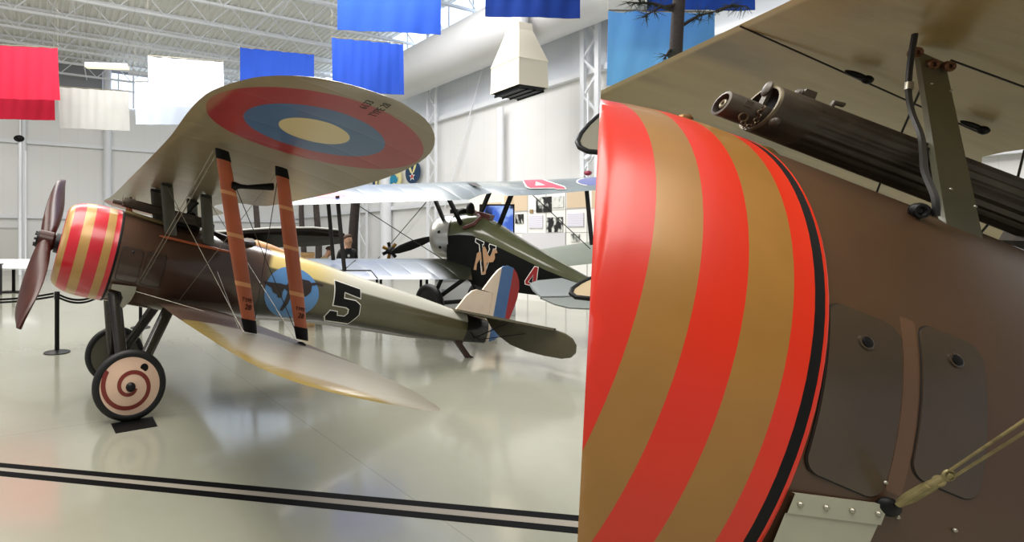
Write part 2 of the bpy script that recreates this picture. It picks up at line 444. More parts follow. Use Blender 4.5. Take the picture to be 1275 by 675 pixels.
def airfoil(n=10, camber=.045, thick=.07):
    """closed outline: upper surface LE->TE then lower TE->LE, as (chord fraction, height fraction)"""
    up, lo = [], []
    for i in range(n + 1):
        t = .5 - .5 * math.cos(PI * i / n)
        cm = 4 * camber * t * (1 - t); th = thick * 2.6 * (.2969 * math.sqrt(t) - .126 * t - .3516 * t * t + .2843 * t ** 3 - .1015 * t ** 4)
        up.append((t, cm + th)); lo.append((t, cm - th * .8))
    return up + lo[-2:0:-1]
AF = airfoil()
def wing(mb, stations, zfn, thick=1.0, af=None):
    """stations: (y, x_le, x_te)"""
    rings = []
    for y, a, c in stations:
        ch = max(c - a, .02); k = thick * min(1, ch / .6) ** .3
        rings.append([(a + t * ch, y, zfn(y) + h * ch * k) for t, h in (af or AF)])
    mb.rings(rings)
def outline_stations(le, te, ys):
    def ip(tab, y):
        for (ya, xa), (yb, xb) in zip(tab, tab[1:]):
            if ya <= y <= yb: return xa + (xb - xa) * (y - ya) / (yb - ya)
        return tab[-1][1]
    return [(y, ip(le, y), ip(te, y)) for y in ys]
def smooth_tab(tab, n=6):
    """Catmull-Rom through (y, x) pairs"""
    out = []
    for i in range(len(tab) - 1):
        p0 = tab[max(i - 1, 0)]; p1 = tab[i]; p2 = tab[i + 1]; p3 = tab[min(i + 2, len(tab) - 1)]
        for k in range(n):
            t = k / n; y = p1[0] + (p2[0] - p1[0]) * t
            m1 = (p2[1] - p0[1]) / max(p2[0] - p0[0], 1e-6) * (p2[0] - p1[0]); m2 = (p3[1] - p1[1]) / max(p3[0] - p1[0], 1e-6) * (p2[0] - p1[0])
            h = (2 * t ** 3 - 3 * t * t + 1) * p1[1] + (t ** 3 - 2 * t * t + t) * m1 + (-2 * t ** 3 + 3 * t * t) * p2[1] + (t ** 3 - t * t) * m2
            out.append((y, h))
    return out + [tab[-1]]

# ================================================================== FIGHTER seen whole on the left
F = Plane((-2.323, 5.307, 1.659), .421, .238, 0, (.85, 0, -1.5), 'biplane_fighter',
          'brown biplane with red and gold striped nose, roundel wing and number 5', 'airplane')
# --- paints
M_red = mat('cowl_red', (196, 36, 48), .28, 0, .2, var=.06)
M_gold = mat('cowl_gold', (182, 140, 80), .34, .15, .2, var=.07)
def engine_nose(pl, prof, mats, mlist, front=True):
    b = MB(); b.lathe(prof, 72, mats=mats); return pl.part(b, 'cowling', mlist)
prof = [(.035, .28), (-.03, .31), (-.058, .345), (-.052, .378), (-.03, .408), (.005, .434), (.05, .455), (.106, .471), (.15, .479), (.2, .485), (.26, .489), (.324, .49), (.36, .49), (.403, .49), (.453, .49), (.456, .491), (.468, .491), (.47, .484)]
cm = [0, 0, 0, 0, 1, 0, 0, 1, 1, 0, 0, 1, 1, 0, 2, 2, 2]
cm = [0, 0, 0, 1, 1, 0, 0, 1, 1, 0, 0, 1, 1, 0, 2, 2, 2]
engine_nose(F, prof, cm, [M_red, M_gold, M_black])
b = MB(); b.cur = 0; b.lathe([(.10, .02), (.10, .44)], 40); b.cur = 1
for k in range(9):
    a = 2 * PI * k / 9; ca, sa = math.cos(a), math.sin(a)
    b.tube([(.02, .1 * ca, .1 * sa), (.02, .38 * ca, .38 * sa)], .06, 10)
b.lathe([(-.1, .1), (.08, .12)], 20, cap0=True); F.part(b, 'engine', [M_black, M_blackm])
# --- propeller
M_prop = mat('propeller_wood', (64, 26, 18), .36, 0, .05, var=.25, vscale=5, spec=.35)
phi = .92; hx = -.19
e1 = Vector((0, math.sin(phi), -math.cos(phi))); e2 = Vector((0, math.cos(phi), math.sin(phi)))
for sgn in (1, -1):
    b = MB(); R = []
    for k in range(15):
        t = k / 14; r = .05 + 1.19 * t
        ch = (.15 + .20 * math.sin(min(1, t * 1.4) * PI / 2)) * (1 if t < .72 else max(.05, 1 - ((t - .72) / .28) ** 2.0))
        tw = math.radians(62 - 44 * t); thk = .055 * (1 - .8 * t) + .012
        ca = Vector((math.sin(tw), 0, 0)) + e2 * sgn * math.cos(tw); na = Vector((math.cos(tw), 0, 0)) - e2 * sgn * math.sin(tw)
        c0 = Vector((hx, 0, 0)) + e1 * sgn * r
        R.append([c0 + ca * (math.cos(q) * ch / 2 * .8) + na * (math.sin(q) * thk) for q in [2 * PI * i / 14 for i in range(14)]])
    b.rings(R); F.part(b, 'propeller_blade', M_prop)
b = MB(); b.lathe([(hx - .07, .04), (hx - .065, .1), (hx + .065, .1), (hx + .1, .06), (0, .05)], 24, cap0=True); b.cur = 1
b.lathe([(hx - .085, .03), (hx - .085, .085), (hx - .068, .085)], 24, cap0=True)
for k in range(8):
    a = 2 * PI * k / 8; b.lathe([(hx - .105, .012), (hx - .08, .012)], 8, (0, .065 * math.cos(a), .065 * math.sin(a)), cap0=True)
F.part(b, 'propeller_hub', [M_prop, M_blackm])
# --- fuselage
SEC = [(.47, 0, .484, .484), (.8, 0, .482, .484), (1.1, .005, .475, .482), (1.6, .03, .45, .47), (2.06, .045, .40, .45), (2.5, .065, .365, .415), (2.95, .08, .33, .38), (3.57, .07, .275, .34), (4.5, .06, .19, .295), (5.2, .06, .12, .23), (5.6, .07, .07, .19), (5.88, .075, .035, .165)]
def sec(x):
    for a, c in zip(SEC, SEC[1:]):
        if x <= c[0]:
            t = max(0, (x - a[0]) / (c[0] - a[0])); return [a[i] + (c[i] - a[i]) * t for i in range(4)]
    return SEC[-1]
def side_y(x, z):
    _, zc, hw, hh = sec(x); q = max(0, 1 - ((z - zc) / hh) ** 2); return hw * math.sqrt(q)
mfu, nt, bs = new_mat('fuselage_paint'); g = G(nt); X, Yl, Z = g.xyz()
nz = g.m('MULTIPLY', g.m('SUBTRACT', g.noise(1.6, 2), .5), .35)
xw = g.m('ADD', X, nz)
brown = g.mix(g.noise(3, 5), lin(66, 47, 37), lin(88, 64, 51))
olive = g.mix(g.noise(2, 4), lin(72, 68, 48), lin(92, 86, 62))
dkgr = lin(44, 46, 36)
cream = g.mix(g.step(X, 3.0, .35), lin(214, 190, 120), lin(206, 203, 190))  # tan patch forward; pale strip aft has the glossy reflection painted in
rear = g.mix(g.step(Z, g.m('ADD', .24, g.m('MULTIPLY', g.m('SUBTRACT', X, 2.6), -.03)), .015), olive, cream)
rear = g.mix(g.m('MULTIPLY', g.m('SUBTRACT', 1.0, g.step(xw, 2.42, .02)), g.m('SUBTRACT', 1.0, g.step(Z, -.02, .05))), rear, dkgr)
rear = g.mix(g.step(Z, g.m('ADD', -.19, g.m('MULTIPLY', X, .012)), .03), lin(44, 42, 30), rear)
rear = g.mix(g.step(X, 5.42, .01), rear, lin(26, 22, 20))
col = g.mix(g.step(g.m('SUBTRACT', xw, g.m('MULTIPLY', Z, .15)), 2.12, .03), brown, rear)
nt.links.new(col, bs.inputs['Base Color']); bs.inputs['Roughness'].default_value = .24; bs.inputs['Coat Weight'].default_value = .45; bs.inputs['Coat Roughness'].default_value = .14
nt.links.new(g.bump(g.noise(3, 3), .12, .02), bs.inputs['Normal'])
b = MB()
def fring(x, n=28):
    _, zc, hw, hh = sec(x); return [(x, hw * math.cos(2 * PI * (i + .5) / n), zc + hh * math.sin(2 * PI * (i + .5) / n)) for i in range(n)]
xs = [.47, .55, .65, .8, .95, 1.1, 1.35, 1.6, 1.85, 2.06]
b.rings([fring(x, 56) for x in xs], cap1=False)
b.smooth = False; b.rings([fring(x, 28) for x in (2.06, 2.5, 2.95, 3.57, 4.05, 4.5, 4.85, 5.2, 5.6, 5.88)], cap0=False)
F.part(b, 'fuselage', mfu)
# cockpit: padded rim, dark well, windscreen, headrest
M_leather = mat('dark_leather', (38, 26, 22), .5, var=.2, vscale=20)
b = MB(); pts = []
for i in range(25):
    a = 2 * PI * i / 24; pts.append((1.72 + .27 * math.cos(a), .24 * math.sin(a), .47 + .02 * math.cos(2 * a)))
b.tube(pts, .035, 8); b.cur = 1; b.sphere((1.72, 0, .45), (.25, .22, .03)); F.part(b, 'cockpit_rim', [M_leather, M_black])
b = MB(); b.rings([[(1.44 + .02 * abs(y) * 4, y, .44), (1.40 + .15 * abs(y), y, .62 - 1.2 * y * y)][::1] + [(1.425 + .02 * abs(y) * 4, y, .44)] for y in (-.2, -.1, 0, .1, .2)]); F.part(b, 'windscreen', M_black)
b = MB(); b.rings([[(x, h * math.cos(q), .45 + hz * max(0, math.sin(q)) - (.05 if math.sin(q) < 0 else 0)) for q in [2 * PI * i / 16 for i in range(16)]] for x, h, hz in ((1.98, .13, .06), (2.03, .14, .1), (2.2, .12, .09), (2.6, .05, .04))])
F.part(b, 'headrest', mat('headrest_leather', (188, 140, 92), .5))
# hatches on the port nose
M_hatch = mat('hatch_paint', (70, 56, 48), .2, .2, .4, var=.15, vscale=4); M_seam = mat('seam', (25, 19, 16), .6)
def cyl_patch(mb, x0, x1, a0, a1, R, el=1, rc=.03, thick=.004, n=18, xs=None, skew=0):
    """rounded-corner panel wrapped on a cylinder: x range, angle range (deg from port, up positive)"""
    rows = []; H = math.radians(abs(a1 - a0)) * R
    cr_ = [rc / H * (1 - math.cos(PI / 2 * i / 8)) for i in range(9)]
    ts = cr_[:-1] + [rc / H + (1 - 2 * rc / H) * i / n for i in range(n + 1)] + [1 - q for q in cr_[-2::-1]]
    n = len(ts) - 1
    for t in ts:
        a = math.radians(a0 + (a1 - a0) * t); h = t * H; d = min(h, H - h); ins = 0
        if d < rc: ins = rc - math.sqrt(max(0, rc * rc - (rc - d) ** 2))
        s = skew * (t - .5)
        rows.append((a, x0 + ins + s, x1 - ins + s))
    def pt(x, a, r): return (x, r * math.cos(a), r * math.sin(a) * el)
    lo = [[mb.vert(pt(x, a, R)) for x in (p, (p + q) / 2, q)] for a, p, q in rows]; hi = [[mb.vert(pt(x, a, R + thick)) for x in (p, (p + q) / 2, q)] for a, p, q in rows]
    for k in range(n):
        for i in range(2): mb.face((hi[k][i], hi[k][i + 1], hi[k + 1][i + 1], hi[k + 1][i])); mb.face((lo[k][i], lo[k + 1][i], lo[k + 1][i + 1], lo[k][i + 1]))
        for i in (0, 2): mb.face((lo[k][i], lo[k + 1][i], hi[k + 1][i], hi[k][i]))
    for i in range(2): mb.face((lo[0][i], lo[0][i + 1], hi[0][i + 1], hi[0][i])); mb.face((lo[n][i], lo[n][i + 1], hi[n][i + 1], hi[n][i]))
for x0_, x1_ in ((.51, .715), (.755, .945)):
    b = MB(); b.cur = 1; cyl_patch(b, x0_ - .006, x1_ + .006, -27.5, 14, .4835); b.cur = 0; cyl_patch(b, x0_, x1_, -26.5, 13, .4855)
    a = math.radians(9); b.cur = 1; b.sphere(((x0_ + x1_) / 2, .49 * math.cos(a), .49 * math.sin(a)), .014, 10, 6); F.part(b, 'access_hatch', [M_hatch, M_seam])
# alloy bracket where the front gear leg meets the nose
b = MB(); P2 = [(.50, -.275), (.73, -.255), (.735, -.31), (.715, -.40), (.665, -.49), (.625, -.495), (.635, -.39), (.60, -.335), (.5, -.325)]
b.prism(P2, lambda a, c, d: (a, .36 + d + max(0, (c + .5)) * .27, c), .03); F.part(b, 'gear_bracket', mat('bracket_alloy', (160, 156, 142), .35, .3, var=.1))
b = MB(); b.lathe([(.462, .486), (.466, .492), (.474, .492), (.478, .486)], 72); F.part(b, 'cowl_band', M_black)
# orange-brown rod on the side
M_strut = mat('strut_wood', (186, 96, 60), .4, 0, .25, var=.18, vscale=3)
M_band = mat('strut_tape', (226, 160, 108), .5)
b = MB(); b.tube([(.84, .395, .30), (.9, .4, .30), (1.3, .385, .305), (1.65, .36, .31)], [.006, .013, .015, .015], 8); F.part(b, 'wooden_rod', M_strut)
# --- decals on the port side
def decal(mb, poly, off=.004, grid=.03):
    """polygon given in (x, z) laid on the port side of the fuselage"""
    import bmesh
    bm = bmesh.new(); vs = [bm.verts.new((p[0], 0, p[1])) for p in poly]; f = bm.faces.new(vs); bm.normal_update()
    bmesh.ops.triangulate(bm, faces=[f])
    for ax in (0, 2):
        lo = min(p[0 if ax == 0 else 1] for p in poly); hi = max(p[0 if ax == 0 else 1] for p in poly); k = lo + grid
        while k < hi:
            co = (k, 0, 0) if ax == 0 else (0, 0, k); no = (1, 0, 0) if ax == 0 else (0, 0, 1)
            bmesh.ops.bisect_plane(bm, geom=bm.verts[:] + bm.edges[:] + bm.faces[:], plane_co=co, plane_no=no, dist=1e-5); k += grid
    bm.verts.ensure_lookup_table(); mp = {}
    for v in bm.verts: mp[v.index if v.index >= 0 else id(v)] = None
    bm.verts.index_update()
    ids = [mb.vert((v.co.x, side_y(v.co.x, v.co.z) + off, v.co.z)) for v in bm.verts]
    for f in bm.faces: mb.face([ids[v.index] for v in f.verts])
    bm.free()
def circle(cx, cz, r, n=40, rz=None): return [(cx + r * math.cos(2 * PI * i / n), cz + (rz or r) * math.sin(2 * PI * i / n)) for i in range(n)]
M_eblue = mat('emblem_blue', (84, 132, 184), .4, 0, .3, var=.06); M_mule = mat('emblem_brown', (46, 34, 32), .4)
b = MB(); decal(b, circle(2.47, .02, .36, 48, .30)); b.cur = 1
mule = [(75, 203), (130, 212), (210, 222), (262, 238), (300, 200), (340, 180), (400, 188), (470, 203), (483, 222), (545, 218), (600, 238), (597, 250), (540, 238), (490, 245), (478, 300), (440, 335), (400, 345), (340, 335), (300, 350), (285, 400), (250, 465), (228, 455), (262, 350), (275, 290), (245, 265), (228, 300), (228, 345), (195, 345), (185, 315), (150, 295), (135, 255), (100, 235)]
mule = [(2.45 + .01 * (x / 6.75 - 45) + .0022 * (y / 6.75 - 45), .02 + .0089 * (45 - y / 6.75) + .0021 * (x / 6.75 - 45)) for x, y in mule]
decal(b, mule, .010); F.part(b, 'squadron_emblem', [M_eblue, M_mule])
five = [(0, 1), (.95, 1), (.95, .78), (.32, .78), (.29, .6), (.72, .6), (.95, .45), (.95, .15), (.75, 0), (.2, 0), (0, .12), (0, .3), (.28, .3), (.34, .2), (.6, .2), (.66, .26), (.66, .36), (.6, .42), (.3, .42), (.05, .42)]
five = [(.10, 1), (1.0, .97), (1.0, .76), (.36, .77), (.35, .63), (.85, .62), (1, .5), (.96, .14), (.8, 0), (.16, 0), (0, .14), (.02, .33), (.32, .33), (.33, .22), (.64, .22), (.67, .27), (.67, .37), (.63, .42), (.06, .42)]
def grow(poly, d):
    n = len(poly); A = sum(poly[i][0] * poly[(i + 1) % n][1] - poly[(i + 1) % n][0] * poly[i][1] for i in range(n)); sg = 1 if A > 0 else -1; out = []
    for i in range(n):
        p0, p1, p2 = Vector(poly[i - 1]), Vector(poly[i]), Vector(poly[(i + 1) % n])
        n1 = Vector(((p1 - p0).y, -(p1 - p0).x)).normalized() * sg; n2 = Vector(((p2 - p1).y, -(p2 - p1).x)).normalized() * sg
        m = (n1 + n2); k = d / max(.35, m.dot(n1)); out.append(tuple(p1 + m * k))
    return out
M_wpaint = mat('white_marking', (236, 234, 226), .45)
five_px = [(.24, 1), (1, .82), (.97, .62), (.49, .755), (.46, .60), (.82, .55), (.96, .455), (.95, .22), (.73, 0), (.06, .07), (0, .17), (.095, .31), (.30, .285), (.32, .19), (.54, .17), (.63, .25), (.63, .355), (.54, .40), (.16, .445)]
def f5map(a, c):
    du, dv = .7 + 42.1 * a, (402 - (406 - 53 * c)); return (3.02 + .0116 * du - .0023 * dv, -.22 + .0098 * dv + .0019 * du)
f5 = [f5map(a, c) for a, c in five_px]
b = MB(); decal(b, grow(f5, .013), .004); b.cur = 1; decal(b, f5, .010); F.part(b, 'number', [M_wpaint, M_black], label='black number five edged in white')
# --- wings
def wing_mat(name, under, top, mode):
    m, nt, bs = new_mat(name); g = G(nt); X, Yl, Z = g.xyz()
    gn = nt.nodes.new('ShaderNodeTexCoord'); sp = nt.nodes.new('ShaderNodeSeparateXYZ'); nt.links.new(gn.outputs['Normal'], sp.inputs[0])
    down = g.m('SUBTRACT', 1.0, g.step(sp.outputs[2], 0, .05))
    ay = g.m('ABSOLUTE', Yl)
    ribs = g.m('ABSOLUTE', g.m('SINE', g.m('MULTIPLY', Yl, PI / .36)))
    cu = g.mix(g.m('MULTIPLY', g.noise(2.2, 5, (1, 4, 1)), .5), lin(*under), lin(under[0] - 30, under[1] - 30, under[2] - 32))
    ct = g.mix(g.m('MULTIPLY', g.noise(2.0, 5), .5), lin(*top), lin(top[0] - 26, top[1] - 26, top[2] - 26))
    if mode == 'upper':
        dx = g.m('SUBTRACT', X, .99); dy = g.m('SUBTRACT', ay, 3.38)
        d = g.m('SQRT', g.m('ADD', g.m('MULTIPLY', dx, dx), g.m('MULTIPLY', dy, dy)))
        nn = g.noise(5, 4)
        cu = g.mix(g.step(d, .57, .004), g.mix(nn, lin(146, 34, 44), lin(166, 50, 56)), cu)
        cu = g.mix(g.step(d, .375, .004), g.mix(nn, lin(46, 88, 134), lin(66, 110, 156)), cu)
        cu = g.mix(g.step(d, .19, .003), lin(214, 198, 150), cu)
        le = g.m('SUBTRACT', 1.0, g.step(X, .47, .02)); cu = g.mix(g.m('MULTIPLY', le, .35), cu, lin(170, 150, 112))
    else:
        br = g.mix(g.noise(3, 4), lin(78, 58, 48), lin(102, 80, 68))
        over = g.m('MAXIMUM', 0.0, g.m('SUBTRACT', ay, 3.4)); inb = g.m('SUBTRACT', 1.0, g.step(ay, 2.7, .5))
        edge = g.m('ADD', g.m('ADD', .905, g.m('MULTIPLY', g.m('MULTIPLY', over, over), .95)), g.m('ADD', g.m('MULTIPLY', inb, .1), g.m('MULTIPLY', g.noise(2.0, 2), .05)))
        ct = g.mix(g.m('SUBTRACT', 1.0, g.step(X, edge, .03)), ct, lin(142, 122, 66))
        bnd = g.m('ADD', 1.85, g.m('ADD', g.m('MULTIPLY', g.m('SUBTRACT', X, 1.0), 1.1), g.m('MULTIPLY', g.noise(2.5, 2), .3)))
        ct = g.mix(g.step(ay, bnd, .04), br, ct)
    nt.links.new(g.mix(down, ct, cu), bs.inputs['Base Color'])
    bs.inputs['Roughness'].default_value = .33; bs.inputs['Coat Weight'].default_value = .3; bs.inputs['Coat Roughness'].default_value = .25
    nt.links.new(g.bump(g.m('POWER', ribs, .35), .25, .012), bs.inputs['Normal'])
    return m
le = [(0, .447), (1.0, .44), (2.4, .42), (3.0, .39), (3.3, .385), (3.5, .40), (3.78, .475), (3.93, .56), (4.04, .68), (4.10, .83), (4.125, .98)]
te = [(0, 1.50), (.3, 1.50), (.45, 1.56), (.62, 1.70), (.8, 1.77), (2.0, 1.75), (2.6, 1.71), (2.92, 1.68), (3.21, 1.635), (3.47, 1.575), (3.66, 1.51), (3.8, 1.44), (3.91, 1.36), (4.0, 1.27), (4.08, 1.15), (4.125, 1.0)]
ys = [i * .1 for i in range(34)] + [3.42, 3.5, 3.58, 3.66, 3.74, 3.8, 3.86, 3.92, 3.97, 4.01, 4.04, 4.07, 4.09, 4.11, 4.12]
le, te = smooth_tab(le), smooth_tab(te)
stn = outline_stations(le, te, ys); stn = [(-y, a + .05 * min(1, y / 2.7), c + .03 * min(1, y / 2.7)) for y, a, c in stn[:0:-1]] + stn
b = MB(); wing(b, stn, lambda y: .845, .7)
F.part(b, 'upper_wing', wing_mat('upper_wing_paint', (146, 134, 108), (120, 112, 84), 'upper'))
lle = [(.36, 1.0), (.8, .97), (1.5, .92), (2.5, .885), (3.2, .87), (3.5, .88), (3.75, .93), (3.9, 1.02), (3.98, 1.14), (4.03, 1.3), (4.06, 1.46)]
lte = [(.36, 1.95), (2.6, 1.93), (3.2, 1.86), (3.5, 1.80), (3.8, 1.70), (4.0, 1.60), (4.06, 1.5)]
ys = [.36] + [.5 + .1 * i for i in range(31)] + [3.58, 3.66, 3.74, 3.82, 3.88, 3.93, 3.97, 4.0, 4.03, 4.05, 4.06]
lle, lte = smooth_tab(lle), smooth_tab(lte)
M_lw = wing_mat('lower_wing_paint', (150, 141, 116), (170, 162, 143), 'lower')
M_slot = mat('fitting_dark', (30, 28, 26), .5)
for sg in (1, -1):
    b = MB(); wing(b, [(y * sg, a, c) for y, a, c in outline_stations(lle, lte, ys)], lambda y: -.385 + .012 * abs(y), .75); b.cur = 1
    lw = F.part(b, 'lower_wing', [M_lw, M_slot])
# lettering under the upper wing tip
for body, p in (('6133', (.925, 4.0, .836)), ('TYPE 28', (.99, 4.0, .836))):
    F.text(body, .05, p, (-.1, .5, 0), (-1, -.1, 0), M_slot)
# --- interplane struts
def istrut(top, bot, sg):
    top = Vector((top[0], top[1] * sg, top[2])); bot = Vector((bot[0], bot[1] * sg, bot[2])); r = MB(); N = 24; R = []
    def sect(t, grow=1):
        p = bot.lerp(top, t); ch = (.085 + .035 * math.sin(PI * min(1, max(0, t))) ** .6) * grow; w = .036 * grow
        return [p + Vector((ch / 2 * math.cos(q), w / 2 * math.sin(q), 0)) for q in [2 * PI * i / 16 for i in range(16)]]
    cuts = [(.0, .075, 2), (.075, .26, 0), (.26, .285, 1), (.285, .53, 0), (.53, .552, 1), (.552, .76, 0), (.76, .78, 1), (.78, .945, 0), (.945, 1, 2)]
    o = None
    for a, c, mi in cuts:
        b = r; b.cur = {0: 0, 1: 1, 2: 2}[mi]; kk = {0: 1, 1: 1.015, 2: 1.12}[mi]
        b.rings([sect(a + (c - a) * i / 6, kk) for i in range(7)])
    r.cur = 2; r.bar(bot + Vector((0, 0, -.04)), bot + Vector((0, 0, .02)), .03, .05); r.sphere(bot + Vector((.0, 0, -.035)), (.04, .03, .02), 10, 6)
    r.bar(top + Vector((0, 0, -.01)), top + Vector((0, 0, .03)), .03, .06)
    return F.part(r, 'interplane_strut', [M_strut, M_band, M_black])
for sg in (1, -1):
    istrut((.74, 2.55, .83), (1.235, 2.5, -.30), sg)
    istrut((1.17, 2.55, .84), (1.63, 2.5, -.285), sg)
for top, bot in (((.74, 2.55, .83), (1.235, 2.5, -.30)), ((1.17, 2.55, .84), (1.63, 2.5, -.285))):
    top, bot = Vector(top), Vector(bot); ax = (top - bot).normalized()
    for body, t, sz in (('TYPE', .185, .036), ('28', .145, .05)):
        p = bot.lerp(top, t) + Vector((.004, .023, 0)); F.text(body, sz, tuple(p), (1, -.02, .0), tuple(ax), M_black)
# venturi on the front strut
b = MB(); q = Vector((.88, 2.54, .625)); b.tube([q + Vector((-.02, 0, .0)), q + Vector((.04, .02, .008)), q + Vector((.08, .03, .015)), q + Vector((.25, .04, .065))], [.03, .015, .014, .026], 10); b.sphere(q, (.03, .03, .03), 10, 8)
F.part(b, 'airspeed_venturi', M_black)
# --- cabane struts
M_cab = mat('cabane_paint', (84, 84, 72), .35, .2, .2, var=.12, vscale=8)
for sg in (1, -1):
    for (xt, xb) in ((.79, .965), (1.225, 1.385)):
        b = MB(); b.bar((xb, .33 * sg, .33), (xt, .33 * sg, .86), .03, .13, up=(1, 0, 0), aero=True, n=14); b.cur = 1
        b.box((xt - .05, .33 * sg - .03, .82), (xt + .05, .33 * sg + .03, .85)); F.part(b, 'cabane_strut', [M_cab, M_slot])
# --- machine guns
M_gun = mat('gun_steel', (72, 63, 53), .45, .2, var=.35, vscale=25)
M_worn = mat('worn_steel', (112, 100, 78), .45, .4, var=.2, vscale=40)
M_hole = mat('gun_bore', (6, 6, 6), .8)
def machine_gun(pl, x0, xj, x1, xb, y, z, R, detail=False):
    """muzzle at x0, ribbed jacket xj..x1, receiver to xb"""
    b = MB(); n = 72; cap = xj + (x1 - xj) * .14
    def fl(x, k):
        r = []
        for i in range(n):
            a = 2 * PI * i / n; rr = R * (1 - k * .10 * (.5 + .5 * math.cos(a * 18))); r.append((x, y + rr * math.cos(a), z + rr * math.sin(a)))
        return r
    b.rings([fl(xj + .004, 0), fl(xj + .006, 0), fl(cap, 0), fl(cap + .004, 1), fl(x1, 1)], cap0=False)
    b.cur = 2; b.lathe([(xj + .0, R * .88), (xj, R * .97), (xj + .004, R)], n, (0, y, z)); b.cur = 0; b.lathe([(xj + .0, R * .88), (xj + .02, R * .86)], n, (0, y, z))
    b.cur = 1; b.lathe([(xj + .02, R * .9), (xj + .02, .001)], n, (0, y, z)); b.cur = 0
    b.bar((xj + .002, y, z - R * .95), (xj + .002, y, z + R * .95), R * .28, .006, up=(1, 0, 0))
    b.sphere((xj - .002, y, z + R * .85), (R * .12, R * .25, R * .35), 10, 6)
    gun = pl.part(b, 'machine_gun', [M_gun, M_hole, M_worn])
    r = R * .52; zz = z - R * .36; b = MB()
    b.lathe([(xj + .01, r * .95), (x0 + (xj - x0) * .6, r), (x0, r), (x0 - .001, r * .8), (x0 + .015, r * .75)], 28, (0, y, zz)); b.cur = 1; b.lathe([(x0 + .013, r * .76), (x0 + .013, .0005)], 28, (0, y, zz)); b.cur = 2
    b.torus((x0 + .004, y, zz), r * .27, r * .14, 'x', 20, 8); b.cur = 0
    b.box((x0 + (xj - x0) * .4, y + r * .75, zz + .0), (x0 + (xj - x0) * .62, y + r * 1.02, zz + r * .5))
    b.sphere((xj + .012, y + R * .8, zz - R * .3), (R * .2, R * .2, R * .2), 12, 8)
    pl.part(b, 'muzzle_booster', [M_gun, M_hole, mat('muzzle_ring', (120, 112, 92), .4, .6)], gun)
    b = MB(); b.bar((x1, y, z - R * .1), (xb, y, z - R * .1), R * 1.7, R * 2.1); b.box((x1 + .06, y - R * 1.3, z - R * .2), (x1 + .06 + (xb - x1) * .5, y + R * 1.3, z + R * .5)); pl.part(b, 'receiver', M_gun, gun)
    b = MB(); xs_ = cap - .005
    b.rings([[(xs_ - .012, y + a, z + R * .9), (xs_ + .012, y + a, z + R * .9), (xs_ + .010, y + a, z + R * 1.36), (xs_ - .008, y + a, z + R * 1.36)] for a in (-R * .12, R * .12)])
    b.sphere((xs_ - .014, y, z + R * 1.1), (.006, R * .2, R * .25), 8, 6); b.tube([(cap + .03, y + R * .3, z + R * .9), (cap + .03, y + R * .3, z + R * 1.12), (cap + .045, y + R * .35, z + R * 1.14)], R * .1, 8)
    pl.part(b, 'front_sight', M_gun, gun)
    b = MB(); b.bar((cap - .01, y, z - R * 1.9), (cap - .01, y, z - R * .8), R * .32, R * .32); pl.part(b, 'gun_mount', M_gun, gun)
    if detail:
        b = MB(); px = xj - .008
        chain = [(px, zz + R * .15), (px - .001, zz - R * .05), (px, zz - R * .22), (px - .001, zz - R * .4), (px - .003, zz - R * .58), (px - .007, zz - R * .74), (px - .013, zz - R * .8), (px - .018, zz - R * .68)]
        for k, (cx_, cz_) in enumerate(chain): b.torus((cx_, y + r * 1.08, cz_), R * .09, R * .028, 'y' if k % 2 else 'x', 14, 6)
        b.torus((px - .021, y + r * 1.0, zz - R * .45), R * .17, R * .035, 'y', 20, 6)
        pl.part(b, 'chain', mat('chain_steel', (96, 80, 60), .4, .7), gun)
    return gun
machine_gun(F, .33, .42, .98, 1.32, .2, .565, .05)
b = MB(); b.box((1.02, -.15, .45), (1.30, .12, .58)); b.tube([(1.1, .1, .58), (1.16, .1, .68), (1.22, .08, .78)], .015, 8); b.sphere((1.2, .05, .6), (.06, .05, .06), 12, 8); F.part(b, 'ammunition_box', M_blackm)
b = MB(); b.tube([(.47, .22, .47), (.75, .235, .455), (1.0, .24, .44)], .02, 8); F.part(b, 'cartridge_chute', mat('chute_brass', (120, 104, 66), .4, .4))
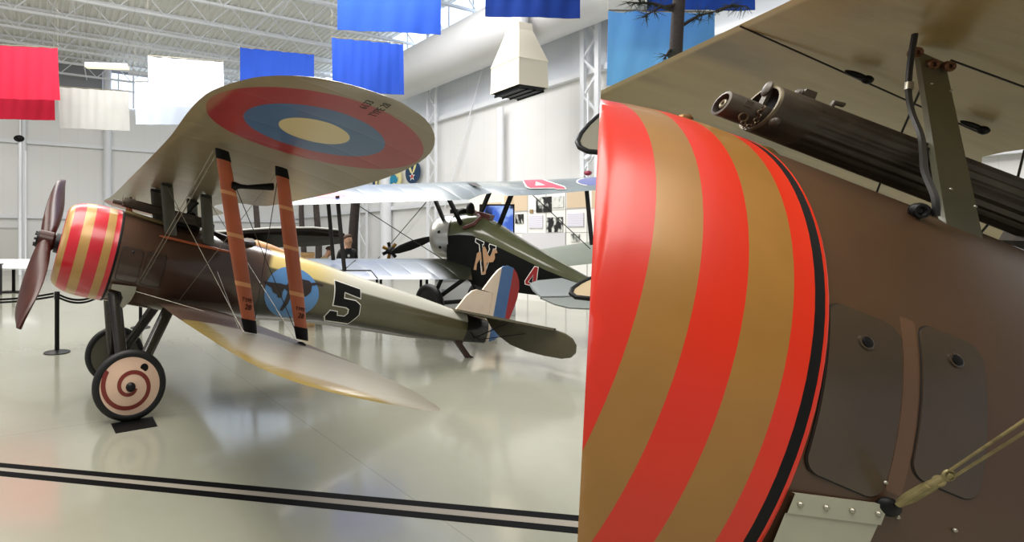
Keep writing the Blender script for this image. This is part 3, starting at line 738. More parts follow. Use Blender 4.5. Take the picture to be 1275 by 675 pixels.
# --- landing gear
M_leg = mat('gear_leg_paint', (46, 42, 38), .22, .1, .5, var=.15)
for sg in (1, -1):
    for top, bot in (((.55, .33 * sg, -.36), (.80, .62 * sg, -1.13)), ((1.12, .33 * sg, -.44), (.9, .62 * sg, -1.13))):
        b = MB(); b.bar(top, bot, .055, .13, up=(1, 0, 0), aero=True, n=16, taper=.85); F.part(b, 'gear_leg', M_leg)
b = MB(); b.bar((.85, -.62, -1.15), (.85, .62, -1.15), .05, .16, up=(1, 0, 0), aero=True, n=16); b.tube([(.85, -.78, -1.158), (.85, .78, -1.158)], .028, 12); F.part(b, 'axle', M_leg)
M_disc = mat('wheel_cover', (236, 200, 174), .35, 0, .3, var=.04); M_spir = mat('spiral_paint', (128, 48, 40), .4); M_discdk = mat('wheel_cover_dark', (84, 80, 66), .4)
WR = .339
for sg in (1, -1):
    c = (.85, .727 * sg, -1.158)
    b = MB(); b.torus(c, WR - .042, .042, 'y', 64, 14, .95); wh = F.part(b, 'wheel', M_rubber)
    b = MB(); d0 = .03; d1 = .075
    cone = lambda r: c[1] + sg * (d0 + (d1 - d0) * (1 - r / .285))
    b.lathe([((cone(r) - c[1]), r) for r in (.285, .2, .1, .04)], 64, c, 'y', False, True); b.lathe([(-sg * d0, .285), (-sg * d1, .04)], 64, c, 'y', False, True); b.cur = 1
    if sg > 0:
        N = 90; pr = None
        for k in range(N + 1):
            t = k / N; th = PI * (.86) + t * 2 * PI * 1.55; rm = .262 - .215 * t ** .85; hw = .021 - .004 * t
            ca, sa = math.cos(th), math.sin(th)
            cur = [b.vert((c[0] + ca * rr, cone(rr) + .0025 * sg, c[2] + sa * rr)) for rr in (rm - hw, rm + hw)]
            if pr: b.face((pr[0], pr[1], cur[1], cur[0]))
            pr = cur
    F.part(b, 'wheel_disc', [M_disc if sg > 0 else M_discdk, M_spir], wh)
    b = MB(); b.lathe([(sg * .07, .045), (sg * .085, .042), (sg * .1, .03), (sg * .105, .012)], 24, c, 'y', False, True); F.part(b, 'hub', M_blackm, wh)
    b = MB(); hc = (c[0] + .085, cone(.21) , c[2] + .19); b.lathe([(-.012, .037), (sg * .004, .037)], 24, hc, 'y', True, True); F.part(b, 'valve_opening', M_black, wh)
# --- tail
M_fin = mat('fin_paint', (226, 206, 184), .4, 0, .2, var=.05)
M_rb, M_rr = mat('rudder_blue', (74, 108, 156), .4, 0, .25, var=.08), mat('rudder_red', (160, 46, 46), .35, 0, .3, var=.08)
def plate(mb, poly, w0=.02):
    mb.prism(poly, lambda a, c, d: (a, d - w0 / 2, c), w0)
def spl(pts, n=5):
    out = []
    for i in range(len(pts)):
        p0, p1, p2, p3 = [Vector(pts[(i + k) % len(pts)]) for k in (-1, 0, 1, 2)]
        for k in range(n):
            t = k / n; out.append(tuple(.5 * ((2 * p1) + (-p0 + p2) * t + (2 * p0 - 5 * p1 + 4 * p2 - p3) * t * t + (-p0 + 3 * p1 - 3 * p2 + p3) * t ** 3)))
    return out
b = MB(); plate(b, [(5.2, .26), (5.28, .38), (5.37, .52), (5.47, .62), (5.55, .655), (5.85, .66), (5.86, .25)], .03); F.part(b, 'fin', M_fin)
rud = [(5.87, -.06), (5.87, .66), (5.66, .675), (5.72, .77), (5.80, .90), (5.89, 1.02), (5.98, 1.10), (6.07, 1.13), (6.18, 1.12), (6.27, 1.06), (6.34, .96), (6.375, .84), (6.37, .68), (6.33, .5), (6.27, .3), (6.18, .12), (6.06, -.01), (5.95, -.06)]
def clip(poly, x0, x1):
    def half(P, f):
        out = []
        for i in range(len(P)):
            a, c = P[i - 1], P[i]; fa, fc = f(a), f(c)
            if (fa < 0) != (fc < 0): t = fa / (fa - fc); out.append((a[0] + (c[0] - a[0]) * t, a[1] + (c[1] - a[1]) * t))
            if fc >= 0: out.append(c)
        return out
    return half(half(poly, lambda p: p[0] - x0), lambda p: x1 - p[0])
b = MB()
for k, (xa, xb) in enumerate(((5.6, 5.95), (5.95, 6.19), (6.19, 6.5))): b.cur = k; plate(b, clip(rud, xa, xb), .026)
F.part(b, 'rudder', [M_fin, M_rb, M_rr])
M_stab = mat('tailplane_paint', (74, 68, 50), .4, 0, .2, var=.1)
b = MB(); st_ = [(5.15, .0), (5.15, .12), (5.74, 1.22), (5.78, 1.22), (5.78, -1.22), (5.74, -1.22), (5.15, -.12)]
b.prism(st_, lambda a, c, d: (a, c, .27 + d), .03); F.part(b, 'tailplane', M_stab)
el_ = [(0, .05), (0, 1.22), (.02, 1.33), (.07, 1.43), (.15, 1.47), (.25, 1.45), (.32, 1.38), (.36, 1.25), (.375, 1.0), (.37, .7), (.33, .45), (.24, .26), (.12, .12)]
for sg in (1, -1):
    b = MB(); b.prism(el_, lambda a, c, d: (5.78 + a * .40 + d * .9, c * sg, .275 - a * .92 + d * .4), .025); F.part(b, 'elevator', M_stab)
b = MB(); b.tube([(5.62, .03, -.06), (5.62, .6, .25)], .008, 6); b.tube([(5.72, .03, -.06), (5.8, .75, .16)], .006, 6); F.part(b, 'tail_brace', M_blackm)
b = MB(); b.bar((5.3, 0, -.10), (5.64, 0, -.35), .05, .07, up=(1, 0, 1)); b.bar((5.6, 0, -.31), (5.71, 0, -.345), .06, .035); b.tube([(5.45, 0, -.05), (5.45, 0, -.2)], .02, 8); F.part(b, 'tail_skid', mat('skid_wood', (52, 30, 26), .4))
# --- bracing wires
def wire(pl, pts, r=.0035, m=None, name='bracing_wire'):
    b = MB(); b.tube(pts, r, 6); return pl.part(b, name, m or M_wire)
for sg in (1, -1):
    for dx in (0, .03): wire(F, [(.74 + dx, .46 * sg, -.2), (.7 + dx, 2.5 * sg, .83)])
    wire(F, [(.80, .36 * sg, .82), (1.2, 2.46 * sg, -.31)], .003); wire(F, [(1.24, .36 * sg, .82), (1.6, 2.46 * sg, -.3)], .003)
    wire(F, [(.76, 2.52 * sg, .8), (1.6, 2.5 * sg, -.28)], .003, M_wiredk); wire(F, [(1.17, 2.52 * sg, .8), (1.25, 2.5 * sg, -.28)], .003, M_wiredk)
    wire(F, [(1.2, .4 * sg, -.3), (1.17, 2.5 * sg, .82)], .003)
wire(F, [(.72, .44, -.3), (1.5, 1.1, -.34)], .003); wire(F, [(1.5, .42, .1), (1.2, 2.35, -.3)], .003)
wire(F, [(.97, .33, .42), (1.22, -.33, .84)], .003); wire(F, [(1.38, .33, .42), (.8, -.33, .84)], .003)

# display plate under the near wheel
wp = F.w(.85, .727, -1.158); b = MB(); wp = Vector((wp.x, wp.y, 0))
a0, a1, a2, a3 = on_floor(138, 528), on_floor(190, 519), on_floor(196, 531), on_floor(144, 540)
for z0, z1 in ((0.0005, .004),): 
    lo = [b.vert((p.x - wp.x, p.y - wp.y, z0)) for p in (a0, a1, a2, a3)]; hi = [b.vert((p.x - wp.x, p.y - wp.y, z1)) for p in (a0, a1, a2, a3)]
    b.smooth = False; b.face(hi); b.face(lo[::-1])
    for i in range(4): b.face((lo[i], lo[(i + 1) % 4], hi[(i + 1) % 4], hi[i]))
o = b.build('wheel_plate', M_black, loc=tuple(wp)); tag(o, 'flat black plate on the floor under the spiral-painted wheel', 'floor plate')

# ================================================================== FIGHTER seen close up on the right
N = Plane((.165, 1.069, 1.583), -.076, .404, -.058, (1.3, 0, -1.12), 'biplane_fighter',
          'brown fighter nose seen close up with orange red and gold stripes and a gun', 'airplane')
EL = 1.075
CUTC = Vector((-.1207, -1.0726, .1326)); CUTN = Vector((-.8424, .4208, -.3365))
def cut(o, fill=True):
    """the exhibit's skin is sectioned along one straight cut"""
    import bmesh
    bm = bmesh.new(); bm.from_mesh(o.data)
    r = bmesh.ops.bisect_plane(bm, geom=bm.verts[:] + bm.edges[:] + bm.faces[:], plane_co=CUTC, plane_no=CUTN, clear_outer=True, dist=1e-5)
    if fill:
        es = [e for e in r['geom_cut'] if isinstance(e, bmesh.types.BMEdge)]
        try: bmesh.ops.holes_fill(bm, edges=es)
        except Exception: pass
    bm.to_mesh(o.data); bm.free(); return o
M_red2 = mat('nose_orange_red', (206, 44, 22), .3, 0, .12, var=.05); M_gold2 = mat('nose_gold', (158, 112, 52), .32, .15, .25, var=.08, vscale=9)
outer = [(.12, .43), (.14, .446), (.165, .458), (.19, .466), (.21, .470), (.235, .474), (.26, .479), (.288, .483), (.31, .486), (.34, .488), (.365, .4895), (.392, .49), (.412, .49), (.416, .4905), (.428, .4905), (.430, .491), (.434, .489)]
oc = [0] * 5 + [1, 1, 0, 0, 1, 1, 0, 0, 2, 0, 0]
b = MB(); b.lathe(outer + [(.434, .478), (.39, .478), (.3, .470), (.2, .452), (.12, .42), (.12, .43)], 120, mats=oc + [3] * 6, fz=EL)
cut(N.part(b, 'cowling', [M_red2, M_gold2, M_black, M_blackm]))
M_fus2, nt, bs = new_mat('nose_brown_paint'); g = G(nt)
cc = g.mix(g.noise(4, 6), lin(66, 46, 31), lin(90, 64, 43)); nt.links.new(g.mix(g.m('MULTIPLY', g.noise(30, 3), .2), cc, lin(60, 42, 30)), bs.inputs['Base Color'])
bs.inputs['Roughness'].default_value = .36; bs.inputs['Coat Weight'].default_value = .12; bs.inputs['Coat Roughness'].default_value = .25
b = MB(); b.lathe([(.437, .01), (.437, .486), (.5, .4875), (.8, .4875), (1.2, .48), (1.6, .45), (1.6, .01)], 120, fz=EL); N.part(b, 'fuselage', M_fus2)
b = MB(); b.lathe([(.22, .03), (.24, .10), (.34, .11), (.36, .02)], 32, fz=EL, cap0=True); eng = N.part(b, 'engine', M_blackm)
M_est = mat('engine_steel', (104, 100, 92), .4, .6, var=.2)
for k in range(9):
    a = 2 * PI * (k + .5) / 9; ca, sa = math.cos(a), math.sin(a) * EL
    b = MB(); b.tube([(.30, (.09 + .014 * j) * ca, (.09 + .014 * j) * sa) for j in range(22)], [.05 if j % 2 else .042 for j in range(22)], 14); N.part(b, 'engine_cylinder', M_est, eng)
M_h2 = mat('hatch_grey_brown', (72, 60, 48), .26, .15, .25, var=.22, vscale=6)
M_screw = mat('screw_steel', (170, 165, 150), .35, .8)
for (x0_, x1_, a0_, a1_, lx, la) in ((.4375, .519, 8.0, 29.6, .476, 25.7), (.541, .611, 12.2, 31.6, .577, 28.2)):
    b = MB(); b.cur = 1; cyl_patch(b, x0_ - .0012, x1_ + .0012, a0_ - .16, a1_ + .16, .4868, EL, .017, .001, 26, skew=-.006 if x0_ < .5 else -.004)
    b.cur = 0; cyl_patch(b, x0_, x1_, a0_, a1_, .487, EL, .016, .0022, 26, skew=-.006 if x0_ < .5 else -.004); hp = N.part(b, 'access_hatch', [M_h2, M_seam])
    a = math.radians(la); c = Vector((lx, .4895 * math.cos(a), .4895 * math.sin(a) * EL)); b = MB()
    nrm = Vector((0, math.cos(a), math.sin(a)))
    for rr, h, mi in ((.0085, .0, 0), (.006, .0015, 1)):
        b.cur = mi; t1 = Vector((1, 0, 0)); t2 = nrm.cross(t1)
        b.rings([[c + nrm * hh + (t1 * math.cos(q) + t2 * math.sin(q)) * r_ for q in [2 * PI * i / 20 for i in range(20)]] for hh, r_ in ((-.001, rr), (h + .0008, rr), (h + .0012, rr * .8))])
    N.part(b, 'latch', [M_h2, M_black], hp)
# raised strip between the hatches, bolt
b = MB(); cyl_patch(b, .5215, .5385, 9.5, 31.5, .487, EL, .003, .0006, 20, skew=-.006); N.part(b, 'skin_strip', mat('strip_brown', (96, 69, 50), .36, 0, .12, var=.1))
# riveted alloy fairing below the hatches
M_fair = mat('fairing_alloy', (170, 168, 148), .35, .35, .2, var=.15, vscale=10)
b = MB(); rows = []
for da, r_, xr in ((0, .4895, .5265), (0, .4935, .5265), (-2.4, .4945, .5255), (-2.5, .4925, .5250), (-9.5, .5005, .5190), (-13, .498, .5165)):
    rows.append([(x, r_ * math.cos(a), r_ * math.sin(a) * EL) for x, a in [(.4375 + (xr - .4375) * q / 8, math.radians(5.0 + 3.0 * q / 8 + da)) for q in range(9)]])
b.smooth = False; b.rings(rows, closed=False, cap0=False, cap1=False)
fa = N.part(b, 'alloy_fairing', M_fair)
for k in range(4):
    x = .446 + .0245 * k; a = math.radians(4.1 + .85 * k); b = MB(); b.sphere((x, .494 * math.cos(a), .494 * math.sin(a) * EL), .0030, 10, 6); N.part(b, 'rivet', M_screw, fa)
for (x, a) in ((.521, 10.3), (.544, 7.2), (.60, 8.4)):
    a = math.radians(a); b = MB(); b.sphere((x, .489 * math.cos(a), .489 * math.sin(a) * EL), .0022, 8, 6); N.part(b, 'skin_screw', M_screw)
# filler cap on the cowl, rail along the top of the nose
b = MB(); b.lathe([(.522, .012), (.536, .012), (.541, .006)], 16, (.385, .06, 0), 'z', False, True); b.tube([(.39, .06, .532), (.41, .06, .53)], .004, 8); N.part(b, 'oil_cap', mat('cap_brass', (150, 112, 70), .3, .7))
b = MB(); b.sphere((.74, -.27, .47), (.10, .09, .2), 20, 14); N.part(b, 'starboard_fairing', mat('fairing_gold', (150, 122, 70), .4, 0, .3))
# upper wing
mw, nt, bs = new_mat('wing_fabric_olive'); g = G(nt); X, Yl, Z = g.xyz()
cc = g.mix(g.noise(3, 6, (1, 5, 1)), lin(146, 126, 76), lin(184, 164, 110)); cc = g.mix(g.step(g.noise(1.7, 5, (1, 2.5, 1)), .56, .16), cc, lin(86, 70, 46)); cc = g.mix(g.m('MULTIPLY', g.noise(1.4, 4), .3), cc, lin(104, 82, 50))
cc = g.mix(g.m('SUBTRACT', 1.0, g.step(X, .520, .006)), cc, lin(196, 178, 128))  # pale highlight along the leading edge rim, painted into the colour
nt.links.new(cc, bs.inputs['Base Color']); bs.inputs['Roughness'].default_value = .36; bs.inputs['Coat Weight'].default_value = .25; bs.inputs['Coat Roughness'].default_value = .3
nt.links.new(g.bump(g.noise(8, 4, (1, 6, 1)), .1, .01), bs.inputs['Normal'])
tel = smooth_tab([(-.95, 1.8), (-.6, 1.75), (-.46, 1.6), (-.39, 1.38), (-.33, 1.23), (-.21, 1.19), (0, 1.17), (.3, 1.17), (.6, 1.3), (1.2, 1.4), (2.0, 1.4)])
st = [(y, .505, c) for y, _, c in outline_stations([(-.95, .505), (2, .505)], tel, [-.95 + .05 * i for i in range(60)])]
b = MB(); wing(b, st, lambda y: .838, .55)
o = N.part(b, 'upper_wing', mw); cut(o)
b = MB()
for (p, q) in (((.508, -.15), (1.1, -.21)), ((.81, -.022), (1.1, -.022))):
    for i in range(8):
        x_a = p[0] + (q[0] - p[0]) * i / 8; x_b = p[0] + (q[0] - p[0]) * (i + 1) / 8; y_a = p[1] + (q[1] - p[1]) * i / 8; y_b = p[1] + (q[1] - p[1]) * (i + 1) / 8
        b.bar((x_a, y_a, .8365), (x_b, y_b, .8365), .0018, .003)
N.part(b, 'wing_joint', M_seam)
for x, y in ((.775, -.16), (1.05, -.185)):
    b = MB(); b.sphere((x, y, .832), (.028, .006, .006), 10, 6); b.sphere((x + .02, y + .003, .829), (.012, .008, .009), 8, 6); N.part(b, 'wing_clip', M_black)
# cabane strut with its top bolts and the rubber hose
M_cab2 = mat('cabane_olive', (98, 96, 78), .34, .1, .25, var=.1, vscale=12)
b = MB(); b.bar((.712, .245, .44), (.79, -.04, .838), .008, .052, up=(1, 0, 0), taper=.95); cs = N.part(b, 'cabane_strut', M_cab2)
b = MB()
for k, (dx_, dz_) in enumerate(((-.04, 0), (-.005, -.01), (.022, -.004))): b.sphere((.79 + dx_ - .006, -.02, .825 + dz_), (.009, .008, .011), 10, 6); b.torus((.79 + dx_ - .008, -.01, .822 + dz_), .007, .0028, 'y', 16, 6)
N.part(b, 'strut_bolt', mat('rusty_bolt', (120, 82, 60), .45, .6, var=.3, vscale=60), cs)
for t, dx_ in ((.2, -.016), (.16, .018), (.78, -.016), (.78, .018)):
    p = Vector((.712, .245, .44)).lerp(Vector((.79, -.04, .838)), t); b = MB(); b.sphere((p.x + dx_, p.y + .0065, p.z + .005), .0022, 8, 6); N.part(b, 'strut_rivet', M_screw, cs)
def crom(P, k=6):
    P = [Vector(p) for p in P]; out = []
    for i in range(len(P) - 1):
        a, b_, c, d_ = P[max(i - 1, 0)], P[i], P[i + 1], P[min(i + 2, len(P) - 1)]
        for j in range(k):
            t = j / k; out.append(.5 * ((2 * b_) + (c - a) * t + (2 * a - 5 * b_ + 4 * c - d_) * t * t + (-a + 3 * b_ - 3 * c + d_) * t ** 3))
    return out + [P[-1]]
wire(N, crom([(.70, .02, .83), (.706, .03, .78), (.709, .05, .721), (.69, .10, .66), (.677, .15, .604), (.65, .2, .553), (.632, .235, .515), (.632, .265, .475), (.64, .27, .45)]), .0044, mat('rubber_hose', (36, 34, 32), .5), 'rubber_hose')
b = MB(); b.tube([(.7085, .046, .733), (.7095, .0505, .719)], .0058, 12); N.part(b, 'hose_clip', M_screw)
b = MB(); b.sphere((.625, .262, .452), (.013, .010, .011), 12, 8); b.torus((.617, .272, .448), .008, .003, 'y', 16, 6); N.part(b, 'hose_fitting', M_blackm)
machine_gun(N, .412, .472, .95, 1.15, .092, .582, .041, True)
# far cabane pieces and thin wires
wire(N, [(1.19, -.21, .836), (1.12, -.12, .70), (1.02, -.05, .53)], .002, M_wiredk); wire(N, [(.85, -.1, .836), (.99, -.25, .70), (1.06, -.3, .5)], .002, M_wiredk)
# turnbuckle and twin flying wire
M_brass = mat('tarnished_brass', (136, 124, 84), .5, .4, var=.35, vscale=60)
p0, p1 = Vector((.533, .489, .078)), Vector((.531, .517, .13)); b = MB()
b.tube([p0, p0.lerp(p1, .25), p0.lerp(p1, .55), p1], [.0032, .0052, .0050, .0026], 10); b.torus(p0.lerp(p1, .95), .0048, .0014, 'y', 16, 6); b.torus(p0.lerp(p1, .78), .0045, .0014, 'x', 16, 6)
b.tube([p0 + Vector((-.004, .004, 0)), p0.lerp(p1, .6) + Vector((-.006, .004, 0))], .0024, 8)
N.part(b, 'turnbuckle', M_brass)
b = MB(); b.sphere(p0 + Vector((-.004, -.002, -.006)), (.012, .006, .01), 12, 8); N.part(b, 'wire_lug', M_black)
d = Vector((-.01, .033, .056))
for s in (-1, 1): wire(N, [p1 + Vector((.003 * s, 0, -.002 * s)), p1 + d + Vector((.0035 * s, 0, -.003 * s)), p1 + d * 4 + Vector((.005 * s, 0, -.006 * s))], .0013, M_brass, 'flying_wire')
# undercarriage that carries the nose (below the picture)
for sg in (1, -1):
    zc = (-.949 + .216 + .0533 * .7 * sg) / .918; c = (1.3, .7 * sg, zc)
    b = MB(); b.torus(c, WR - .042, .042, 'y', 48, 12); b.lathe([(-.03, .29), (-.06, .03)], 40, c, 'y', False, True); b.lathe([(.03, .29), (.06, .03)], 40, c, 'y', False, True); N.part(b, 'wheel', [M_rubber])
    for tx in (1.0, 1.5):
        b = MB(); b.bar((tx, .33 * sg, -.36), (1.3, .62 * sg, zc), .05, .11, up=(1, 0, 0), aero=True); N.part(b, 'gear_leg', M_leg)
b = MB(); b.tube([(1.3, -.74, (-.949 + .216 - .037) / .918), (1.3, .74, (-.949 + .216 + .037) / .918)], .028, 10); N.part(b, 'axle', M_leg)

for ch in list(N.root.children_recursive):
    if ch.type == 'MESH':
        cut(ch)
        if not ch.data.polygons and not ch.children: bpy.data.objects.remove(ch)

# ================================================================== background aircraft
class Thing:
    def __init__(s, name, label, cat, loc, group=None): s.root = empty(name, label, cat, loc=tuple(loc), group=group); s.l = Vector(loc)
    def part(s, mb, name, m, parent=None, label=None):
        o = mb.build(name, m, parent or s.root, loc=None if parent else -s.l)
        if label: o['label'] = label
        return o
def slab(mb, pts, d=.03, nv=None):
    """flat polygon of world points given thickness d"""
    P = [Vector(p) for p in pts]
    if nv is None:
        nv = Vector((0, 0, 0))
        for i in range(len(P)): nv += (P[i] - P[0]).cross(P[(i + 1) % len(P)] - P[0])
        nv.normalize()
    old = mb.smooth; mb.smooth = False
    a = [mb.vert(p) for p in P]; c = [mb.vert(p - nv * d) for p in P]
    mb.face(a); mb.face(c[::-1])
    for i in range(len(P)): j = (i + 1) % len(P); mb.face((a[i], c[i], c[j], a[j]))
    mb.smooth = old
CM = Thing('camouflaged_biplane', 'dark green biplane with silver nose, red number 4 and camel emblem', 'airplane', (3.6, 9.6, 0))
AX = Vector((.727, -.686, 0)); PX = Vector((-.686, -.727, 0)); N0 = Vector((3.03, 10.2, 0))
def cs_(t): return N0 + (Vector((5.36, 8.0, 0)) - N0) * t
CS = [(.085, 1.30, 1.80, 2.22, .40), (.16, 1.12, 1.82, 2.24, .42), (.243, .92, 1.80, 2.20, .42), (.33, .84, 1.68, 2.05, .40), (.424, .82, 1.53, 1.84, .36), (.611, .77, 1.22, 1.46, .25), (.783, .74, .98, 1.14, .15), (1.0, .72, .80, .86, .05)]
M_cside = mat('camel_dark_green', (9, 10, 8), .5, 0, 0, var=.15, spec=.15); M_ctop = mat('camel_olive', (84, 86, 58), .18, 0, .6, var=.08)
b = MB(); R = []
for t, zb, zs, zt, hw in CS:
    c = cs_(t); r = [c + PX * hw + Vector((0, 0, zb)), c + PX * hw + Vector((0, 0, (zb + zs) / 2)), c + PX * hw + Vector((0, 0, zs))]
    for q in range(1, 10):
        a = PI * q / 10; r.append(c + PX * hw * math.cos(a) + Vector((0, 0, zs + (zt - zs) * math.sin(a))))
    r += [c - PX * hw + Vector((0, 0, zs)), c - PX * hw + Vector((0, 0, (zb + zs) / 2)), c - PX * hw + Vector((0, 0, zb))]; R.append(r)
ids = b.rings(R); nring = len(R[0])
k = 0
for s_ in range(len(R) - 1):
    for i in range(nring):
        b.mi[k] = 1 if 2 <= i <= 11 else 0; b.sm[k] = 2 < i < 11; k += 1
CM.part(b, 'fuselage', [M_cside, M_ctop])
def cside(t, z, off=.006):
    for a, c in zip(CS, CS[1:]):
        if t <= c[0] or c is CS[-1]:
            f = (t - a[0]) / (c[0] - a[0]); hw = a[4] + (c[4] - a[4]) * f; break
    return cs_(t) + PX * (hw + off) + Vector((0, 0, z))
def cpix(u, v, off=.006):
    """point of the plane's near side seen at (u, v)"""
    lo, hi = 0.0, 1.0
    for _ in range(40):
        m = (lo + hi) / 2; p = cside(m, 1.5, off); uu = CX + FPX * p.x / p.y
        if uu < u: lo = m
        else: hi = m
    p = cside(lo, 1.5, off); return Vector((p.x, p.y, EYE - (v - CY) / FPX * p.y))
# silver cowl
M_csil = mat('brushed_alloy', (186, 184, 178), .3, .5, var=.12, vscale=5)
b = MB(); R = []
for s, r in ((-.12, .18), (-.14, .30), (-.10, .38), (-.03, .42), (.1, .43), (.22, .43), (.30, .43)):
    c = N0 + AX * s + Vector((0, 0, 1.79)); R.append([c + PX * r * math.cos(q) + Vector((0, 0, r * math.sin(q))) for q in [2 * PI * i / 40 for i in range(40)]])
b.rings(R, cap0=True); b.cur = 1
for q in (.2, -.5, .9): b.sphere(N0 + AX * .12 + Vector((0, 0, 1.79)) + PX * .43 * math.cos(q) + Vector((0, 0, .43 * math.sin(q))), .03, 8, 6)
CM.part(b, 'cowling', [M_csil, M_blackm])
b = MB(); c0 = at(537, 297, 10.5); c1 = at(487, 314, 10.6)
b.rings([[c0.lerp(c1, t) + Vector((0, math.sin(q) * .02, math.cos(q) * w)) for q in [2 * PI * i / 12 for i in range(12)]] for t, w in ((0, .05), (.2, .08), (.5, .1), (.8, .085), (.95, .05), (1, .015))]); CM.part(b, 'propeller_blade', M_black)
# cockpit
b = MB(); b.tube([cpix(577, 284), cpix(590, 279), cpix(606, 270) + Vector((0, .3, 0)), cs_(.2) + Vector((0, 0, 2.26)), cs_(.13) + Vector((0, 0, 2.24))], .035, 8); CM.part(b, 'cockpit_rim', mat('red_leather', (96, 52, 44), .5))
b = MB(); b.sphere(cs_(.12) + Vector((0, 0, 2.25)), (.1, .1, .09), 12, 8); b.sphere(cs_(.19) + Vector((-.05, 0, 2.30)), (.08, .08, .14), 12, 8); b.bar(cs_(.05) + Vector((0, 0, 2.28)), cs_(.16) + Vector((0, 0, 2.28)), .08, .08); CM.part(b, 'gun_breech', M_blackm)
b = MB(); b.bar(cs_(.22) + Vector((0, 0, 2.2)), cs_(.30) + Vector((0, 0, 2.12)), .22, .12); CM.part(b, 'headrest', mat('headrest_red', (92, 44, 40), .5))
# wings
def cwing_mat():
    m, nt, bs = new_mat('silver_fabric'); g = G(nt); X, Y_, Z = g.geo()
    sl = g.m('ADD', X, g.m('MULTIPLY', Y_, .35)); ribs = g.m('ABSOLUTE', g.m('SINE', g.m('MULTIPLY', sl, PI / .38)))
    nt.links.new(g.mix(g.noise(1.2, 3), lin(112, 122, 126), lin(142, 152, 158)), bs.inputs['Base Color']); bs.inputs['Roughness'].default_value = .3; bs.inputs['Coat Weight'].default_value = .3
    nt.links.new(g.bump(g.m('POWER', ribs, .4), .25, .03), bs.inputs['Normal']); return m
M_cw = cwing_mat()
def cwing(name, stations, m, th=.05):
    """stations: (le point, te point)"""
    b = MB(); R = []
    for l, t in stations:
        l, t = Vector(l), Vector(t); n_ = Vector((0, .3, 1)).normalized(); R.append([l.lerp(t, a) + n_ * h * (t - l).length * .8 for a, h in AF])
    b.rings(R); return CM.part(b, name, m)
us = [336, 342, 352, 370, 420, 480, 540, 585]
up = [(at(u, 231 - (u - 440) * .035, 9.9), at(u, 253 - (u - 440) * .03, 8.9)) for u in us]
up[0] = (up[0][0].lerp(up[0][1], .45), up[0][0].lerp(up[0][1], .6)); up[1] = (up[1][0].lerp(up[1][1], .2), up[1][1].lerp(up[1][0], .15))
cwing('upper_wing', up + [(at(600, 226.5, 9.9), at(598, 243, 9.2)), (at(615, 226, 9.9), at(613, 240, 9.2)), (at(632, 226, 9.9), at(632, 244, 8.9)), (at(670, 224.5, 9.9), at(670, 243, 8.9)), (at(740, 221, 9.9), at(740, 237, 8.9)), (at(775, 220, 9.9), at(775, 235.5, 8.9))], M_cw)
lw_ = [(at(u, 322, 9.9), at(u, 348, 8.9)) for u in us[:-1] + [562]]; lw_[0] = (lw_[0][0].lerp(lw_[0][1], .45), lw_[0][0].lerp(lw_[0][1], .6)); lw_[1] = (lw_[1][0].lerp(lw_[1][1], .2), lw_[1][1].lerp(lw_[1][0], .15))
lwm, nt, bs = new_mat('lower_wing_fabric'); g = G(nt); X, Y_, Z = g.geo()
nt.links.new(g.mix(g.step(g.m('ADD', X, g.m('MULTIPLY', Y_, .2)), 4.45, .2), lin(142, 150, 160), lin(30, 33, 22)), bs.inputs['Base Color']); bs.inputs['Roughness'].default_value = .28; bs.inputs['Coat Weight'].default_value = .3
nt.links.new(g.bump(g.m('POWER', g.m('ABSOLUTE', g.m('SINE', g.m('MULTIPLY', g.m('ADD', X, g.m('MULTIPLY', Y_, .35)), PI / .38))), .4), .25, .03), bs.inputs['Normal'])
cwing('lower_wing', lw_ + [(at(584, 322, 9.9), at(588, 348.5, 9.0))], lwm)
cwing('lower_wing', [(at(628, 318, 9.9), at(640, 340, 9.0)), (at(676, 310, 9.9), at(676, 335, 9.0)), (at(740, 300, 9.9), at(740, 328, 9.0)), (at(775, 296, 9.9), at(775, 324, 9.0))], mat('wing_grey_green', (136, 144, 132), .35, 0, .2))
for (u0, v0, Y0, u1, v1, Y1) in ((541, 250, 9.4, 554, 275, 10), (558, 249, 9.2, 579, 286, 9.7), (611, 239, 9.6, 598, 264, 9.9), (638, 242, 9.2, 622, 277, 9.5)):
    b = MB(); b.bar(at(u0, v0 - 3, Y0), at(u1, v1 + 3, Y1), .05, .07); CM.part(b, 'cabane_strut', M_black)
for (u0, v0, u1, v1, Y) in ((408, 250, 415, 324, 9.5), (420, 250, 429, 338, 9.1), (730, 238, 737, 305, 9.2)):
    b = MB(); b.bar(at(u0, v0 - 6, Y), at(u1, v1, Y), .05, .075, aero=True); CM.part(b, 'interplane_strut', mat('strut_black', (26, 22, 20), .4))
for (u0, v0, u1, v1) in ((440, 252, 556, 326), (660, 240, 735, 310)):
    b = MB(); b.tube([at(u0, v0, 9.3), at(u1, v1, 9.3)], .008, 5); CM.part(b, 'bracing_wire', M_wiredk)
